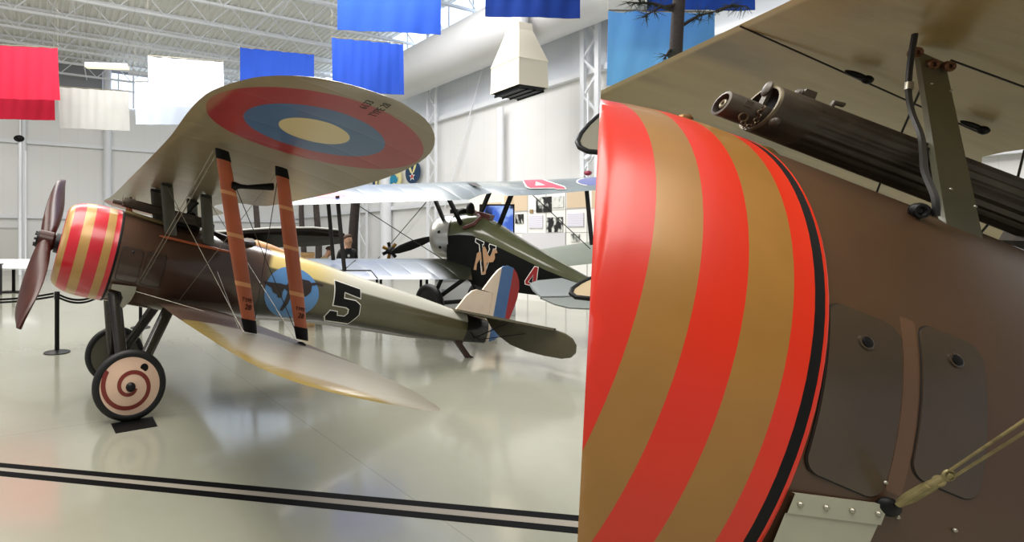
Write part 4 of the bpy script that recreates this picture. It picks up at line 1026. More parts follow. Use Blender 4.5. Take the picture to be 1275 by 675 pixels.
# roundel on the upper wing and pink number; aileron line on the lower wing
def afh(t):
    k = min(max(t, 0), 1); i = min(int(k * 0 + sum(1 for q in AF[:11] if q[0] <= k)) - 1, 9); a, c = AF[i], AF[i + 1]
    return a[1] + (c[1] - a[1]) * (k - a[0]) / (c[0] - a[0])
def on_wing(u, v, fl, ft, lift):
    n_ = Vector((0, .3, 1)).normalized(); L, T = at(u, fl(u), 9.9), at(u, ft(u), 8.9); ch = (T - L).length; best = None
    for k in range(101):
        t = 1 - k / 100; p = L.lerp(T, t) + n_ * (afh(t) * ch * .8 + lift); vv = CY - (p.z - EYE) / p.y * FPX
        if best is None or abs(vv - v) < best[0]: best = (abs(vv - v), p)
        if vv < v: break
    return best[1]
def upt(u, v, lift=.004):
    fl = lambda q: 231 - (q - 440) * .035 if q < 632 else 226 - (q - 632) * .042
    ft = lambda q: 253 - (q - 440) * .03 if q < 585 else 244 - (q - 632) * .06
    return on_wing(u, v, fl, ft, lift)
def wpoly(pts, m, name, label=None, lift=0.0, fn=upt):
    import bmesh
    b = MB(); bm = bmesh.new(); f = bm.faces.new([bm.verts.new((u, 0, v)) for u, v in pts]); bm.normal_update(); bmesh.ops.triangulate(bm, faces=[f])
    for ax, stp in ((0, 4.0), (2, 1.0)):
        lo = min(p[0 if ax == 0 else 1] for p in pts); hi = max(p[0 if ax == 0 else 1] for p in pts); k = lo + stp
        while k < hi:
            bmesh.ops.bisect_plane(bm, geom=bm.verts[:] + bm.edges[:] + bm.faces[:], plane_co=(k, 0, 0) if ax == 0 else (0, 0, k), plane_no=(1, 0, 0) if ax == 0 else (0, 0, 1), dist=1e-5); k += stp
    bm.verts.index_update(); ids = [b.vert(fn(v.co.x, v.co.z, .006 + lift * .02)) for v in bm.verts]
    for f in bm.faces: b.face([ids[v.index] for v in f.verts])
    bm.free(); return CM.part(b, name, m, None, label)
ell = lambda cx, cy, rx, ry, n=28: [(cx + rx * math.cos(2 * PI * i / n), cy + ry * math.sin(2 * PI * i / n)) for i in range(n)]
wpoly(ell(412, 245, 39, 7.6), M_wpaint, 'roundel'); wpoly(ell(412, 245, 37, 6.6), mat('roundel_lilac', (116, 122, 176), .4), 'roundel', None, .2); wpoly(ell(410, 243, 20, 3.5), mat('roundel_pink', (206, 92, 108), .4), 'roundel', None, .4)
wpoly(ell(744, 226, 26, 6), M_wpaint, 'roundel'); wpoly(ell(744, 226, 24, 5), mat('roundel_lilac', (116, 122, 176), .4), 'roundel', None, .2)
M_pink = mat('number_pink', (206, 88, 112), .4)
wpoly([(650, 223), (676, 222.5), (704, 232), (706, 235.5), (694, 236), (690, 234.5), (660, 235), (655, 233)], M_wpaint, 'wing_number'); wpoly([(652, 224), (675, 223.5), (703, 233), (704, 235), (694, 235), (690, 233.5), (661, 234), (657, 232)], M_pink, 'wing_number', 'pink number four on the wing top', .2)
wpoly([(668, 226), (680, 230.5), (667, 231)], M_wpaint, 'wing_number', None, .4)
wpoly([(581, 227), (593, 227.5), (601, 232.5), (590, 231.5)], M_slot, 'wing_opening', None, .1)
def lpt(u, v): return on_wing(u, v, lambda q: 322, lambda q: 348, .004)
b = MB(); b.tube([lpt(400, 337), lpt(462, 337), lpt(470, 347)], .014, 5); b.tube([lpt(429, 336), lpt(443, 324)], .01, 5); CM.part(b, 'aileron_line', M_slot)
# markings on the near side
def mark(pts, m, name, off, label=None):
    b = MB(); slab(b, [cpix(u, v, off) for u, v in pts], .003); o = CM.part(b, name, m, None, label); return o
cn = lambda pts: [(585 + x / 8.44, 280 + y / 8.44) for x, y in pts]
Nn = cn([(66, 148), (145, 182), (142, 205), (128, 200), (150, 400), (212, 255), (204, 228), (210, 206), (272, 226), (270, 250), (245, 250), (150, 515), (128, 515), (103, 205), (62, 178)])
mark(grow(Nn, .9), M_wpaint, 'letter', .008); mark(Nn, M_black, 'letter', .012, 'black letter N edged in white')
M_camel = mat('emblem_tan', (178, 138, 102), .5)
camel = cn([(40, 470), (55, 400), (75, 300), (100, 280), (130, 290), (135, 240), (155, 225), (175, 260), (185, 300), (205, 330), (220, 330), (240, 270), (262, 250), (285, 270), (290, 295), (262, 300), (265, 350), (245, 390), (205, 395), (180, 400), (165, 520), (120, 515), (125, 470), (130, 400), (105, 360), (75, 410), (68, 475)])
mark(camel, M_camel, 'camel_emblem', .016, 'tan camel emblem')
mark(cn([(112, 205), (128, 205), (152, 480), (135, 505)]), M_black, 'letter', .02)
M_fr = mat('number_red', (150, 36, 40), .4)
fo = cn([(683, 440), (715, 448), (712, 470), (692, 635), (640, 635), (585, 620), (582, 590)])
mark(grow(fo, .9), M_wpaint, 'number', .008); mark(fo, M_fr, 'number', .012, 'red number four edged in white'); tri_ = cn([(665, 530), (655, 610), (618, 600)])
mark(grow(tri_, .6), M_wpaint, 'number', .015); mark(tri_, M_black, 'number', .018)
# tailplane, wheel, gear
b = MB(); slab(b, [at(u, v, Y) for u, v, Y in ((659, 355, 8.45), (668, 351, 8.5), (700, 348, 8.55), (770, 344, 8.6), (770, 372, 8.1), (735, 369, 8.15), (700, 371, 8.15), (673, 371, 8.15), (663, 362, 8.3))], .03); CM.part(b, 'tailplane', mat('tail_grey', (166, 172, 174), .35, 0, .2))
b = MB(); slab(b, [at(u, v, Y) for u, v, Y in ((673, 372.2, 8.14), (700, 372, 8.14), (735, 370, 8.14), (770, 373, 8.1), (770, 387, 7.9), (735, 386, 7.9), (708, 384.5, 7.9), (690, 380, 7.98))], .025); CM.part(b, 'elevator', mat('elevator_grey', (150, 156, 152), .35, 0, .2))
b = MB(); b.tube([at(673, 371.6, 8.13), at(700, 371.6, 8.13), at(735, 369.6, 8.13)], .012, 5); CM.part(b, 'hinge_line', M_slot)
b = MB(); q = Matrix.Translation((2.86, 10.6, .41)) @ Matrix.Rotation(.45, 4, 'Z'); bb = MB(); bb.torus((0, 0, 0), .335, .075, 'x', 40, 12); bb.lathe([(-.05, .3), (-.09, .03)], 32, (0, 0, 0), 'x', False, True); bb.lathe([(.05, .3), (.09, .03)], 32, (0, 0, 0), 'x', False, True)
bb.v = [tuple(q @ Vector(p)) for p in bb.v]; CM.part(bb, 'wheel', M_rubber)
b = MB(); q2 = Matrix.Translation((4.2, 11.3, .41)) @ Matrix.Rotation(.45, 4, 'Z'); bb = MB(); bb.torus((0, 0, 0), .335, .075, 'x', 40, 12); bb.lathe([(-.05, .3), (-.09, .03)], 32, (0, 0, 0), 'x', False, True); bb.lathe([(.05, .3), (.09, .03)], 32, (0, 0, 0), 'x', False, True); bb.v = [tuple(q2 @ Vector(p)) for p in bb.v]; CM.part(bb, 'wheel', M_rubber)
for a_, c_ in (((2.9, 10.6, .43), (3.15, 10.1, 1.38)), ((2.9, 10.6, .43), (3.5, 9.7, 1.15)), ((4.15, 11.3, .43), (3.4, 10.3, 1.4)), ((2.9, 10.6, .41), (4.15, 11.3, .41))):
    b = MB(); b.bar(a_, c_, .05, .09, aero=True); CM.part(b, 'gear_leg', M_black)

# biplane at the right whose wing tips show beside the striped nose
TB = Thing('edged_biplane', 'black edged wing tips of a biplane half hidden behind the striped nose', 'airplane', (5.6, 6.4, 0))
def edged(pts, m, name, yf, d=.05):
    P = [at(u, v, yf(v)) for u, v in pts]; b = MB(); slab(b, P, d); o = TB.part(b, name, m)
    c = sum(P, Vector()) / len(P); b = MB(); cur = P[:-2]
    b.tube([p - Vector((0, 0, d * .3)) for p in cur], .03, 8); TB.part(b, 'wing_edging', M_black, o); return o
edged([(772, 130), (757, 136), (745, 143), (733, 154), (723, 166), (719, 175), (722, 182), (732, 187), (748, 188.5), (800, 189), (800, 128)], mat('wing_underside_grey', (128, 124, 108), .45), 'upper_wing', lambda v: 7.0 - (v - 128) * .015)
edged([(772, 334), (750, 341), (735, 346), (722, 352), (713, 358.5), (711, 364), (717, 368.5), (735, 370.5), (760, 372), (800, 374), (800, 330)], mat('wing_top_tan', (178, 158, 126), .45), 'lower_wing', lambda v: 6.9 - (v - 334) * .018)
b = MB(); b.bar(at(785, 185, 6.3), at(785, 340, 6.6), .05, .08); TB.part(b, 'interplane_strut', M_black)
b = MB(); R = []
for t, r in ((0, .3), (.1, .42), (.35, .42), (.7, .25), (1, .05)):
    c = Vector((6.6, 7.6, 1.5)).lerp(Vector((8.8, 3.8, 1.0)), t); R.append([c + Vector((r * math.cos(q) * .9, r * math.cos(q) * .45, r * math.sin(q))) for q in [2 * PI * i / 16 for i in range(16)]])
b.rings(R); TB.part(b, 'fuselage', M_ctop)
for p in ((6.3, 6.7, .36), (7.6, 7.4, .36)):
    b = MB(); b.torus(p, .3, .06, 'x', 32, 10); b.lathe([(-.03, .28), (.03, .28)], 24, p, 'x', True, True); TB.part(b, 'wheel', M_rubber)
    b = MB(); b.bar(p, (7.0, 7.0, 1.3), .05, .08); TB.part(b, 'gear_leg', M_black)

# dark parked aircraft behind the roundel wing struts
PM = Thing('parked_monoplane', 'dark wing of a parked aircraft seen between the two orange wing struts', 'airplane', (-.6, 12.0, 0))
b = MB(); slab(b, [at(u, v, Y) for u, v, Y in ((262, 290, 11.2), (300, 287, 11), (340, 284.5, 11), (390, 284, 11), (420, 286.5, 11), (429, 291, 11.2), (430, 296, 11.6), (424, 300, 12), (395, 303, 12.2), (340, 305, 12.2), (262, 307, 12.2))], .07); PM.part(b, 'wing', [mat('wing_dark_underside', (22, 17, 13), .6, var=.3, vscale=3, spec=.1)])
b = MB(); b.tube([at(u, v, 11.0) for u, v in ((262, 289), (300, 286.4), (340, 283.8), (390, 283.4), (420, 286))], .02, 8); PM.part(b, 'wing_edge', mat('pale_edge', (196, 196, 190), .5))
b = MB(); R = []
for y, r in ((10.4, .15), (10.7, .35), (12.2, .38), (14, .22), (15.5, .05)): R.append([(-.9 + r * math.cos(q), y, 1.45 + r * math.sin(q) - (y - 10.4) * .1) for q in [2 * PI * i / 20 for i in range(20)]])
b.rings(R); PM.part(b, 'fuselage', mat('parked_grey', (92, 86, 76), .4))
for x in (-1.6, -.2):
    b = MB(); b.torus((x, 11.5, .34), .28, .06, 'x', 32, 10); b.lathe([(-.03, .26), (.03, .26)], 24, (x, 11.5, .34), 'x', True, True); PM.part(b, 'wheel', M_rubber)
    b = MB(); b.bar((x, 11.5, .34), (-.9, 11.4, 1.2), .05, .08); PM.part(b, 'gear_leg', M_black)

# ================================================================== display furniture and background
M_bark = mat('pine_bark', (40, 31, 28), .8, var=.4, vscale=14, bump=.6, bscale=30)
M_need = mat('pine_needles', (34, 46, 30), .7)
def tree(u, Y, r, z1, label, branches=(), grp=None):
    T = Thing('pine_tree', label, 'tree', at(u, CY, Y) * 1, grp); T.root.location.z = 0; T.l = T.root.location.copy(); x, y = T.l.x, T.l.y
    b = MB(); b.tube([(x + .05 * math.sin(z * 1.7 + u), y, z) for z in [z1 * i / 12 for i in range(13)]], [r * (1.15 - .35 * i / 12) for i in range(13)], 12); T.part(b, 'trunk', M_bark)
    for (p, q, n_) in branches:
        b = MB(); p, q = Vector(p), Vector(q); mid = p.lerp(q, .5) + Vector((0, 0, .06)); b.tube([p, mid, q], [.035, .022, .008], 6); br = T.part(b, 'branch', M_bark)
        nb = MB()
        for k in range(n_):
            t = .35 + .65 * random.random(); c = (p.lerp(mid, t * 2) if t < .5 else mid.lerp(q, t * 2 - 1)); dd = Vector((random.uniform(-1, 1), random.uniform(-1, 1), random.uniform(-.9, .5))).normalized()
            for j in range(7):
                e = dd + Vector((random.uniform(-.6, .6), random.uniform(-.6, .6), random.uniform(-.6, .6))); e.normalize(); nb.tube([c, c + e * random.uniform(.1, .22)], [.006, .002], 3, False)
        o = T.part(nb, 'needles', M_need, br); o['kind'] = 'stuff'
    return T
for u, lab, r in ((319, 'brown tree trunk seen between the two orange wing struts', .10), (377, 'brown tree trunk just right of the rear orange wing strut', .09), (395, 'brown tree trunk between the rear orange strut and thin dark struts', .105), (442, 'brown tree trunk behind the person in black', .11)):
    tree(u, 16.5 if u != 442 else 11.5, r, 4.6 if u != 442 else 4.2, lab, (), 'bare tree trunks behind the biplanes')
Yt = 8.5
tree(845, Yt, .10, 7.2, 'dark pine tree with sparse branches in front of the sky blue banner', [(at(843, 14, Yt), at(780, 3, Yt + .2), 14), (at(846, 34, Yt), at(893, 14, Yt - .1), 10), (at(893, 14, Yt - .1), at(930, 8, Yt), 8), (at(842, 6, Yt), at(800, 22, Yt), 7), (at(842, 60, Yt), at(826, 74, Yt), 5)])

# emblem discs on the right wall
def wall_pt(u, v):
    x = wall_x(MR, DR, CORN, u); p = CORN + DR * x; return x, EYE + (CY - v) / FPX * p.y, p.y
def disc(u, v, rpx, label, base_m, marks):
    x, z, Y = wall_pt(u, v); r = rpx / FPX * Y
    rt = empty('wall_emblem', label, 'wall emblem', MR @ Matrix.Translation((x, -.32, z)), group='round painted emblems on the right wall')
    b = MB(); b.lathe([(0, r), (.05, r)], 48, (0, 0, 0), 'y', True, True); b.build('emblem_disc', base_m, rt)
    k = 0
    for pts, m in marks:
        k += 1; b = MB(); b.prism([(p[0] * r, p[1] * r) for p in pts], lambda a, c, d: (-a if False else a, -.004 - .006 * k - d, c), .006); b.build('emblem_mark', m, rt)
M_navy = mat('emblem_navy', (26, 58, 92), .5); M_yel = mat('emblem_cream', (236, 224, 160), .5); M_teal = mat('emblem_teal', (34, 140, 176), .5); M_rdot = mat('emblem_red', (200, 70, 60), .5)
wg = [(0, -.15), (.25, .0), (.45, .35), (.62, .8), (.3, .62), (.08, .2)]
disc(520, 215, 14, 'round navy emblem with spread cream wings, rightmost of three on the wall', M_navy, [(wg, M_yel), ([(-a, c) for a, c in wg], M_yel), ([(math.cos(PI / 2 + PI * i / 5) * (.42 if i % 2 == 0 else .17), -.38 + math.sin(PI / 2 + PI * i / 5) * (.42 if i % 2 == 0 else .17)) for i in range(10)], M_wpaint), (circle(0, -.38, .16, 16), M_rdot)])
sw = [(-.6, -.6), (-.62, .0), (-.4, .45), (0, .6), (.1, .4), (.15, 0), (.4, -.1), (.6, .1), (.55, -.25), (.3, -.5), (0, -.35), (-.2, -.4)]
disc(497, 223, 13.5, 'round cream emblem with a blue swirl, middle of three on the wall', M_yel, [(sw, M_teal), (circle(.1, -.02, .34, 20), M_teal)])
disc(477, 227, 12.5, 'round dark emblem with cream figures, leftmost of three on the wall', M_navy, [([(-.5, -.5), (-.1, -.5), (-.1, .5), (-.5, .4)], M_yel), ([(.1, -.5), (.5, -.4), (.45, .5), (.15, .4)], M_yel)])

# photo display board
def panel_plane(p0, p1):
    d = (p1 - p0); d.z = 0; d.normalize(); o = Vector((p0.x, p0.y, 0)); return o, d, wall_matrix(o, d)
o_, d_, M_ = panel_plane(at(628, 300, 15.5), at(770, 300, 12.8))
DBD = empty('display_board', 'tall white exhibit board with black and white photographs behind the dark biplane', 'display board', M_)
Lx = wall_x(M_, d_, o_, 770)
def bx(u): return wall_x(M_, d_, o_, u)
def bz(u, v): p = o_ + d_ * bx(u); return EYE + (CY - v) / FPX * p.y
b = MB(); b.box((0, 0, 0), (Lx, .12, 3.02)); b.build('panel', mat('panel_white', (232, 230, 226), .5), DBD)
M_tanp = mat('panel_tan', (206, 184, 156), .55); M_greyp = mat('panel_grey', (204, 202, 206), .5)
def photo_mat(name, sc, thr):
    m, nt, bs = new_mat(name); g = G(nt); n_ = g.noise(sc, 8, (1, 1, .5)); nt.links.new(g.mix(g.step(n_, thr, .08), lin(28, 28, 28), lin(214, 214, 208)), bs.inputs['Base Color']); bs.inputs['Roughness'].default_value = .4; return m
M_ph1, M_ph2, M_ph3 = photo_mat('photograph_group', 9, .56), photo_mat('photograph_crowd', 11, .55), photo_mat('photograph_plane', 5, .42)
m_txt, nt, bs = new_mat('printed_text'); g = G(nt); X, Y_, Z = g.xyz()
nt.links.new(g.mix(g.m('MULTIPLY', g.step(g.m('SINE', g.m('MULTIPLY', Z, 160)), 0, .3), .9), lin(226, 224, 230), lin(186, 184, 202)), bs.inputs['Base Color'])
def bpanel(name, u0, v0, u1, v1, m, k=1):
    b = MB(); x0, x1 = bx(u0), bx(u1); z1, z0 = bz(u0, v0), bz(u1, v1); b.box((x0, -.012 * k, z0), (x1, 0, z1)); b.build(name, m, DBD)
bpanel('tan_square', 628, 241, 657, 262, M_tanp); bpanel('tan_square', 706, 238, 731, 258, M_tanp); bpanel('tan_square', 737, 236, 768, 258, M_tanp); bpanel('grey_square', 650, 290, 704, 312, M_greyp); bpanel('tan_square', 597 + 34, 246, 640, 262, M_tanp)
bpanel('photograph', 668, 246, 687, 264, M_ph1, 2); bpanel('photograph', 688, 245, 702, 258, M_ph3, 2); bpanel('photograph', 681, 271, 701, 289, M_ph2, 2); bpanel('photograph', 642, 267, 652, 278, M_ph1, 2)
bpanel('photograph', 711, 291, 722, 301, M_ph3, 2); bpanel('text_block', 659, 269, 676, 284, m_txt, 2); bpanel('text_block', 707, 266, 727, 282, m_txt, 2); bpanel('photograph', 660, 261, 664, 265.5, mat('small_badge', (150, 124, 84), .5), 2)
b = MB()
for u in (657, 680, 704.5, 731): b.box((bx(u) - .008, -.006, 0), (bx(u) + .008, 0, 3.02))
for z in (bz(680, 290), bz(680, 262)): b.box((0, -.006, z - .006), (Lx, 0, z + .006))
b.build('panel_joint', mat('joint_grey', (150, 148, 146), .6), DBD)
# second board with tan panels behind the cockpit
o2, d2, M2 = panel_plane(at(585, 300, 17), at(640, 300, 16.2)); rt = empty('display_board', 'cream and tan exhibit board behind the open cockpit of the dark biplane', 'display board', M2)
L2 = wall_x(M2, d2, o2, 640); b = MB(); b.box((0, 0, 0), (L2, .1, 3.3)); b.build('panel', mat('panel_cream', (230, 222, 208), .5), rt)
b = MB(); x0, x1 = wall_x(M2, d2, o2, 601), wall_x(M2, d2, o2, 624); b.box((x0, -.015, 2.4), (x1, 0, 2.95)); b.box((x0, -.015, 1.6), (x1, 0, 2.35)); b.build('tan_square', M_tanp, rt)

# lit screen on a floor stand
pS = at(620, 274, 13.0); rt = Thing('video_screen', 'blue lit video screen on a stand behind the open cockpit', 'screen', (pS.x, pS.y, 0))
m_scr, nt, bs = new_mat('screen_picture'); g = G(nt); c = g.mix(g.step(g.noise(3, 3), .52, .1), lin(60, 96, 190), lin(150, 176, 236)); c = g.mix(g.step(g.noise(2.1, 2), .62, .05), c, lin(16, 22, 50))
nt.links.new(c, bs.inputs['Base Color']); nt.links.new(c, bs.inputs['Emission Color']); bs.inputs['Emission Strength'].default_value = .7
b = MB(); b.box((pS.x - .45, pS.y, pS.z - .4), (pS.x + .42, pS.y + .06, pS.z + .4)); sb = rt.part(b, 'screen_frame', M_black)
b = MB(); b.box((pS.x - .41, pS.y - .006, pS.z - .36), (pS.x + .38, pS.y, pS.z + .36)); rt.part(b, 'screen', m_scr, sb)
b = MB(); b.box((pS.x - .04, pS.y + .02, .03), (pS.x + .04, pS.y + .06, pS.z)); b.box((pS.x - .3, pS.y - .2, 0), (pS.x + .3, pS.y + .25, .03)); rt.part(b, 'stand', M_black)

# white plinth under the dark biplane
p = at(575, 300, 12.2); b = MB(); b.box((-.75, -.4, 0), (1.1, .4, .80)); b.cur = 1; b.box((-.75, -.43, .80), (1.1, .43, .84)); b.box((-.6, -.415, .45), (-.52, -.4, .6))
tag(b.build('display_plinth', [M_white, mat('plinth_top', (176, 182, 190), .3)], loc=(p.x, p.y, 0)), 'low white display plinth on the floor beneath the dark biplane', 'plinth')
# rotary engine on a bench
pe = at(486, 312, 11.6); rt = Thing('rotary_engine', 'small brass and black engine displayed left of the dark propeller blade', 'engine', (pe.x, pe.y, pe.z - .32))
b = MB(); M_brs = mat('engine_brass', (150, 118, 60), .35, .7, var=.3, vscale=20)
b.sphere(pe, (.1, .1, .1), 14, 8)
rt.part(b, 'crankcase', M_blackm)
for k in range(7):
    a = 2 * PI * k / 7; d = Vector((math.cos(a), 0, math.sin(a))); b = MB(); b.tube([pe + d * (.08 + .01 * j) for j in range(12)], [.045 if j % 2 else .034 for j in range(12)], 10); rt.part(b, 'cylinder', M_brs if k % 2 else M_blackm)
b = MB(); b.bar(pe - Vector((0, 0, .32)), pe - Vector((0, 0, .05)), .1, .1); b.box((pe.x - .2, pe.y - .12, pe.z - .32), (pe.x + .2, pe.y + .12, pe.z - .29)); rt.part(b, 'mount', M_blackm)
p2 = at(510, 319, 11.6); rt = Thing('workbench', 'dark blue grey bench behind the silver lower wing', 'bench', (p2.x, p2.y, 0))
ztop = pe.z - .322; b = MB(); b.box((pe.x - .3, p2.y - .3, ztop - .05), (p2.x + .36, p2.y + .3, ztop)); rt.part(b, 'top', mat('bench_top', (70, 78, 92), .4))
b = MB(); b.box((p2.x - .25, p2.y + .2, ztop), (p2.x + .3, p2.y + .25, ztop + .07)); b.box((p2.x + .27, p2.y - .2, ztop), (p2.x + .32, p2.y + .2, ztop + .14)); rt.part(b, 'end_rail', M_blackm)
for x in (pe.x - .26, p2.x + .32):
    for y in (p2.y - .26, p2.y + .26): b = MB(); b.box((x - .025, y - .025, 0), (x + .025, y + .025, ztop - .05)); rt.part(b, 'leg', M_black)
# tan crate on a pedestal
pc_ = at(383, 318, 10.4); rt = Thing('wooden_crate', 'pale wooden crate right of the rear orange strut', 'crate', (pc_.x, pc_.y, 0))
M_ply = mat('plywood', (204, 164, 116), .6, var=.12, vscale=8)
b = MB(); b.box((pc_.x - .13, pc_.y - .15, 0), (pc_.x + .13, pc_.y + .15, pc_.z + .06)); rt.part(b, 'box', M_ply)
for z in (.05, .6, pc_.z + .03): b = MB(); b.box((pc_.x - .14, pc_.y - .16, z - .03), (pc_.x + .14, pc_.y + .16, z + .03)); rt.part(b, 'batten', M_ply)

# stanchions with belts, left side
def stanchion(base, top_h, label):
    rt = Thing('stanchion', label, 'stanchion', (base.x, base.y, 0), 'black barrier posts'); x, y = base.x, base.y
    b = MB(); b.lathe([(0, .19), (.012, .19), (.03, .1), (.045, .05)], 40, (x, y, 0), 'z', True, True); rt.part(b, 'base', M_blackm)
    b = MB(); b.tube([(x, y, .03), (x, y, top_h)], .034, 20); rt.part(b, 'post', M_black)
    b = MB(); b.lathe([(top_h - .12, .04), (top_h - .005, .04), (top_h, .03)], 20, (x, y, 0), 'z', False, True); rt.part(b, 'belt_head', M_blackm)
    return rt
pst = on_floor(71, 439); sA = stanchion(pst, .93, 'black belt barrier post on round base, below the striped nose')
def belt(T, p, q):
    b = MB(); p, q = Vector(p), Vector(q)
    for dz in (0, -.045):
        b.rings([[p.lerp(q, t) + Vector((0, s * .004, z + dz - .12 * 4 * t * (1 - t))) for s, z in ((-1, -.016), (1, -.016), (1, .016), (-1, .016))] for t in [i / 14 for i in range(15)]])
    T.part(b, 'belt', M_black)
belt(sA, (pst.x - .05, pst.y, .90), (-6.14, 8.3, .90))
belt(sA, (pst.x, pst.y, .90), (-3.0, 8.25, .90))
sB = stanchion(Vector((-6.2, 8.3, 0)), .93, 'black barrier post holding the far left end of the double belt')
p_ = on_floor(175, 408); stanchion(Vector((p_.x, p_.y, 0)), .93, 'black belt barrier post behind the landing gear')
# reading lectern and loudspeaker post
def lect(u, vf, vt, w, label):
    p = on_floor(u, vf); rt = Thing('information_stand', label, 'information stand', (p.x, p.y, 0)); z = EYE + (CY - vt) / FPX * p.y
    b = MB(); b.box((p.x - .04, p.y - .04, .03), (p.x + .04, p.y + .04, z - .05)); rt.part(b, 'post', M_black)
    b = MB(); b.box((p.x - .4, p.y - .25, 0), (p.x + .4, p.y + .25, .035)); rt.part(b, 'foot', M_black)
    Mx = Matrix.Translation((p.x, p.y, z)) @ Matrix.Rotation(.35, 4, 'X'); b = MB(); b.box((-w, -.4, -.02), (w, .4, .02), Mx); rt.part(b, 'reading_panel', mat('panel_print', (226, 228, 230), .35))
lect(17, 364, 329, .75, 'white topped information stand on a black post at the far left')
p = on_floor(4, 366); rt = Thing('display_case', 'dark low cabinet at the left edge of the frame', 'cabinet', (p.x - .3, p.y - .5, 0)); x, y = p.x - .3, p.y - .5
b = MB(); b.box((x - .5, y - .3, 0), (x + .38, y + .3, .95)); rt.part(b, 'body', M_blackm); b = MB(); b.box((x - .53, y - .33, .95), (x + .41, y + .33, .99)); rt.part(b, 'top', M_black)
p = at(25, 173, 26); rt = Thing('loudspeaker_post', 'white lattice post topped by a black loudspeaker at the far left', 'loudspeaker', (p.x, p.y, 0))
b = MB(); b.tube([(p.x, p.y, 0), (p.x, p.y, p.z)], .09, 12); b.tube([(p.x + .28, p.y, 0), (p.x + .28, p.y, p.z - .6)], .05, 8); b.tube([(p.x, p.y, p.z), (p.x, p.y, p.z + 1.2)], .03, 8); rt.part(b, 'post', M_trim)
b = MB(); b.sphere(p + Vector((0, -.1, 0)), (.26, .2, .17), 20, 12); sp_ = rt.part(b, 'loudspeaker', M_black); b = MB(); b.torus(p + Vector((0, -.29, 0)), .08, .02, 'y', 20, 8); rt.part(b, 'speaker_cone', M_blackm, sp_)
# small lamp with red shade above the right wing
pl_ = at(732, 215.5, 14.2); rt = Thing('signal_lamp', 'white rod with white ball and dark red cap above the right wing number', 'lamp', (pl_.x, pl_.y, 0))
b = MB(); b.tube([(pl_.x, pl_.y, 0), (pl_.x, pl_.y, pl_.z + 2.2)], .02, 8); rt.part(b, 'rod', M_trim); b = MB(); b.sphere(pl_ + Vector((0, 0, .42)), .09, 14, 8); rt.part(b, 'ball', M_trim)
b = MB(); b.sphere(pl_, (.1, .1, .07), 16, 8); rt.part(b, 'cap', mat('cap_red', (140, 44, 66), .4))

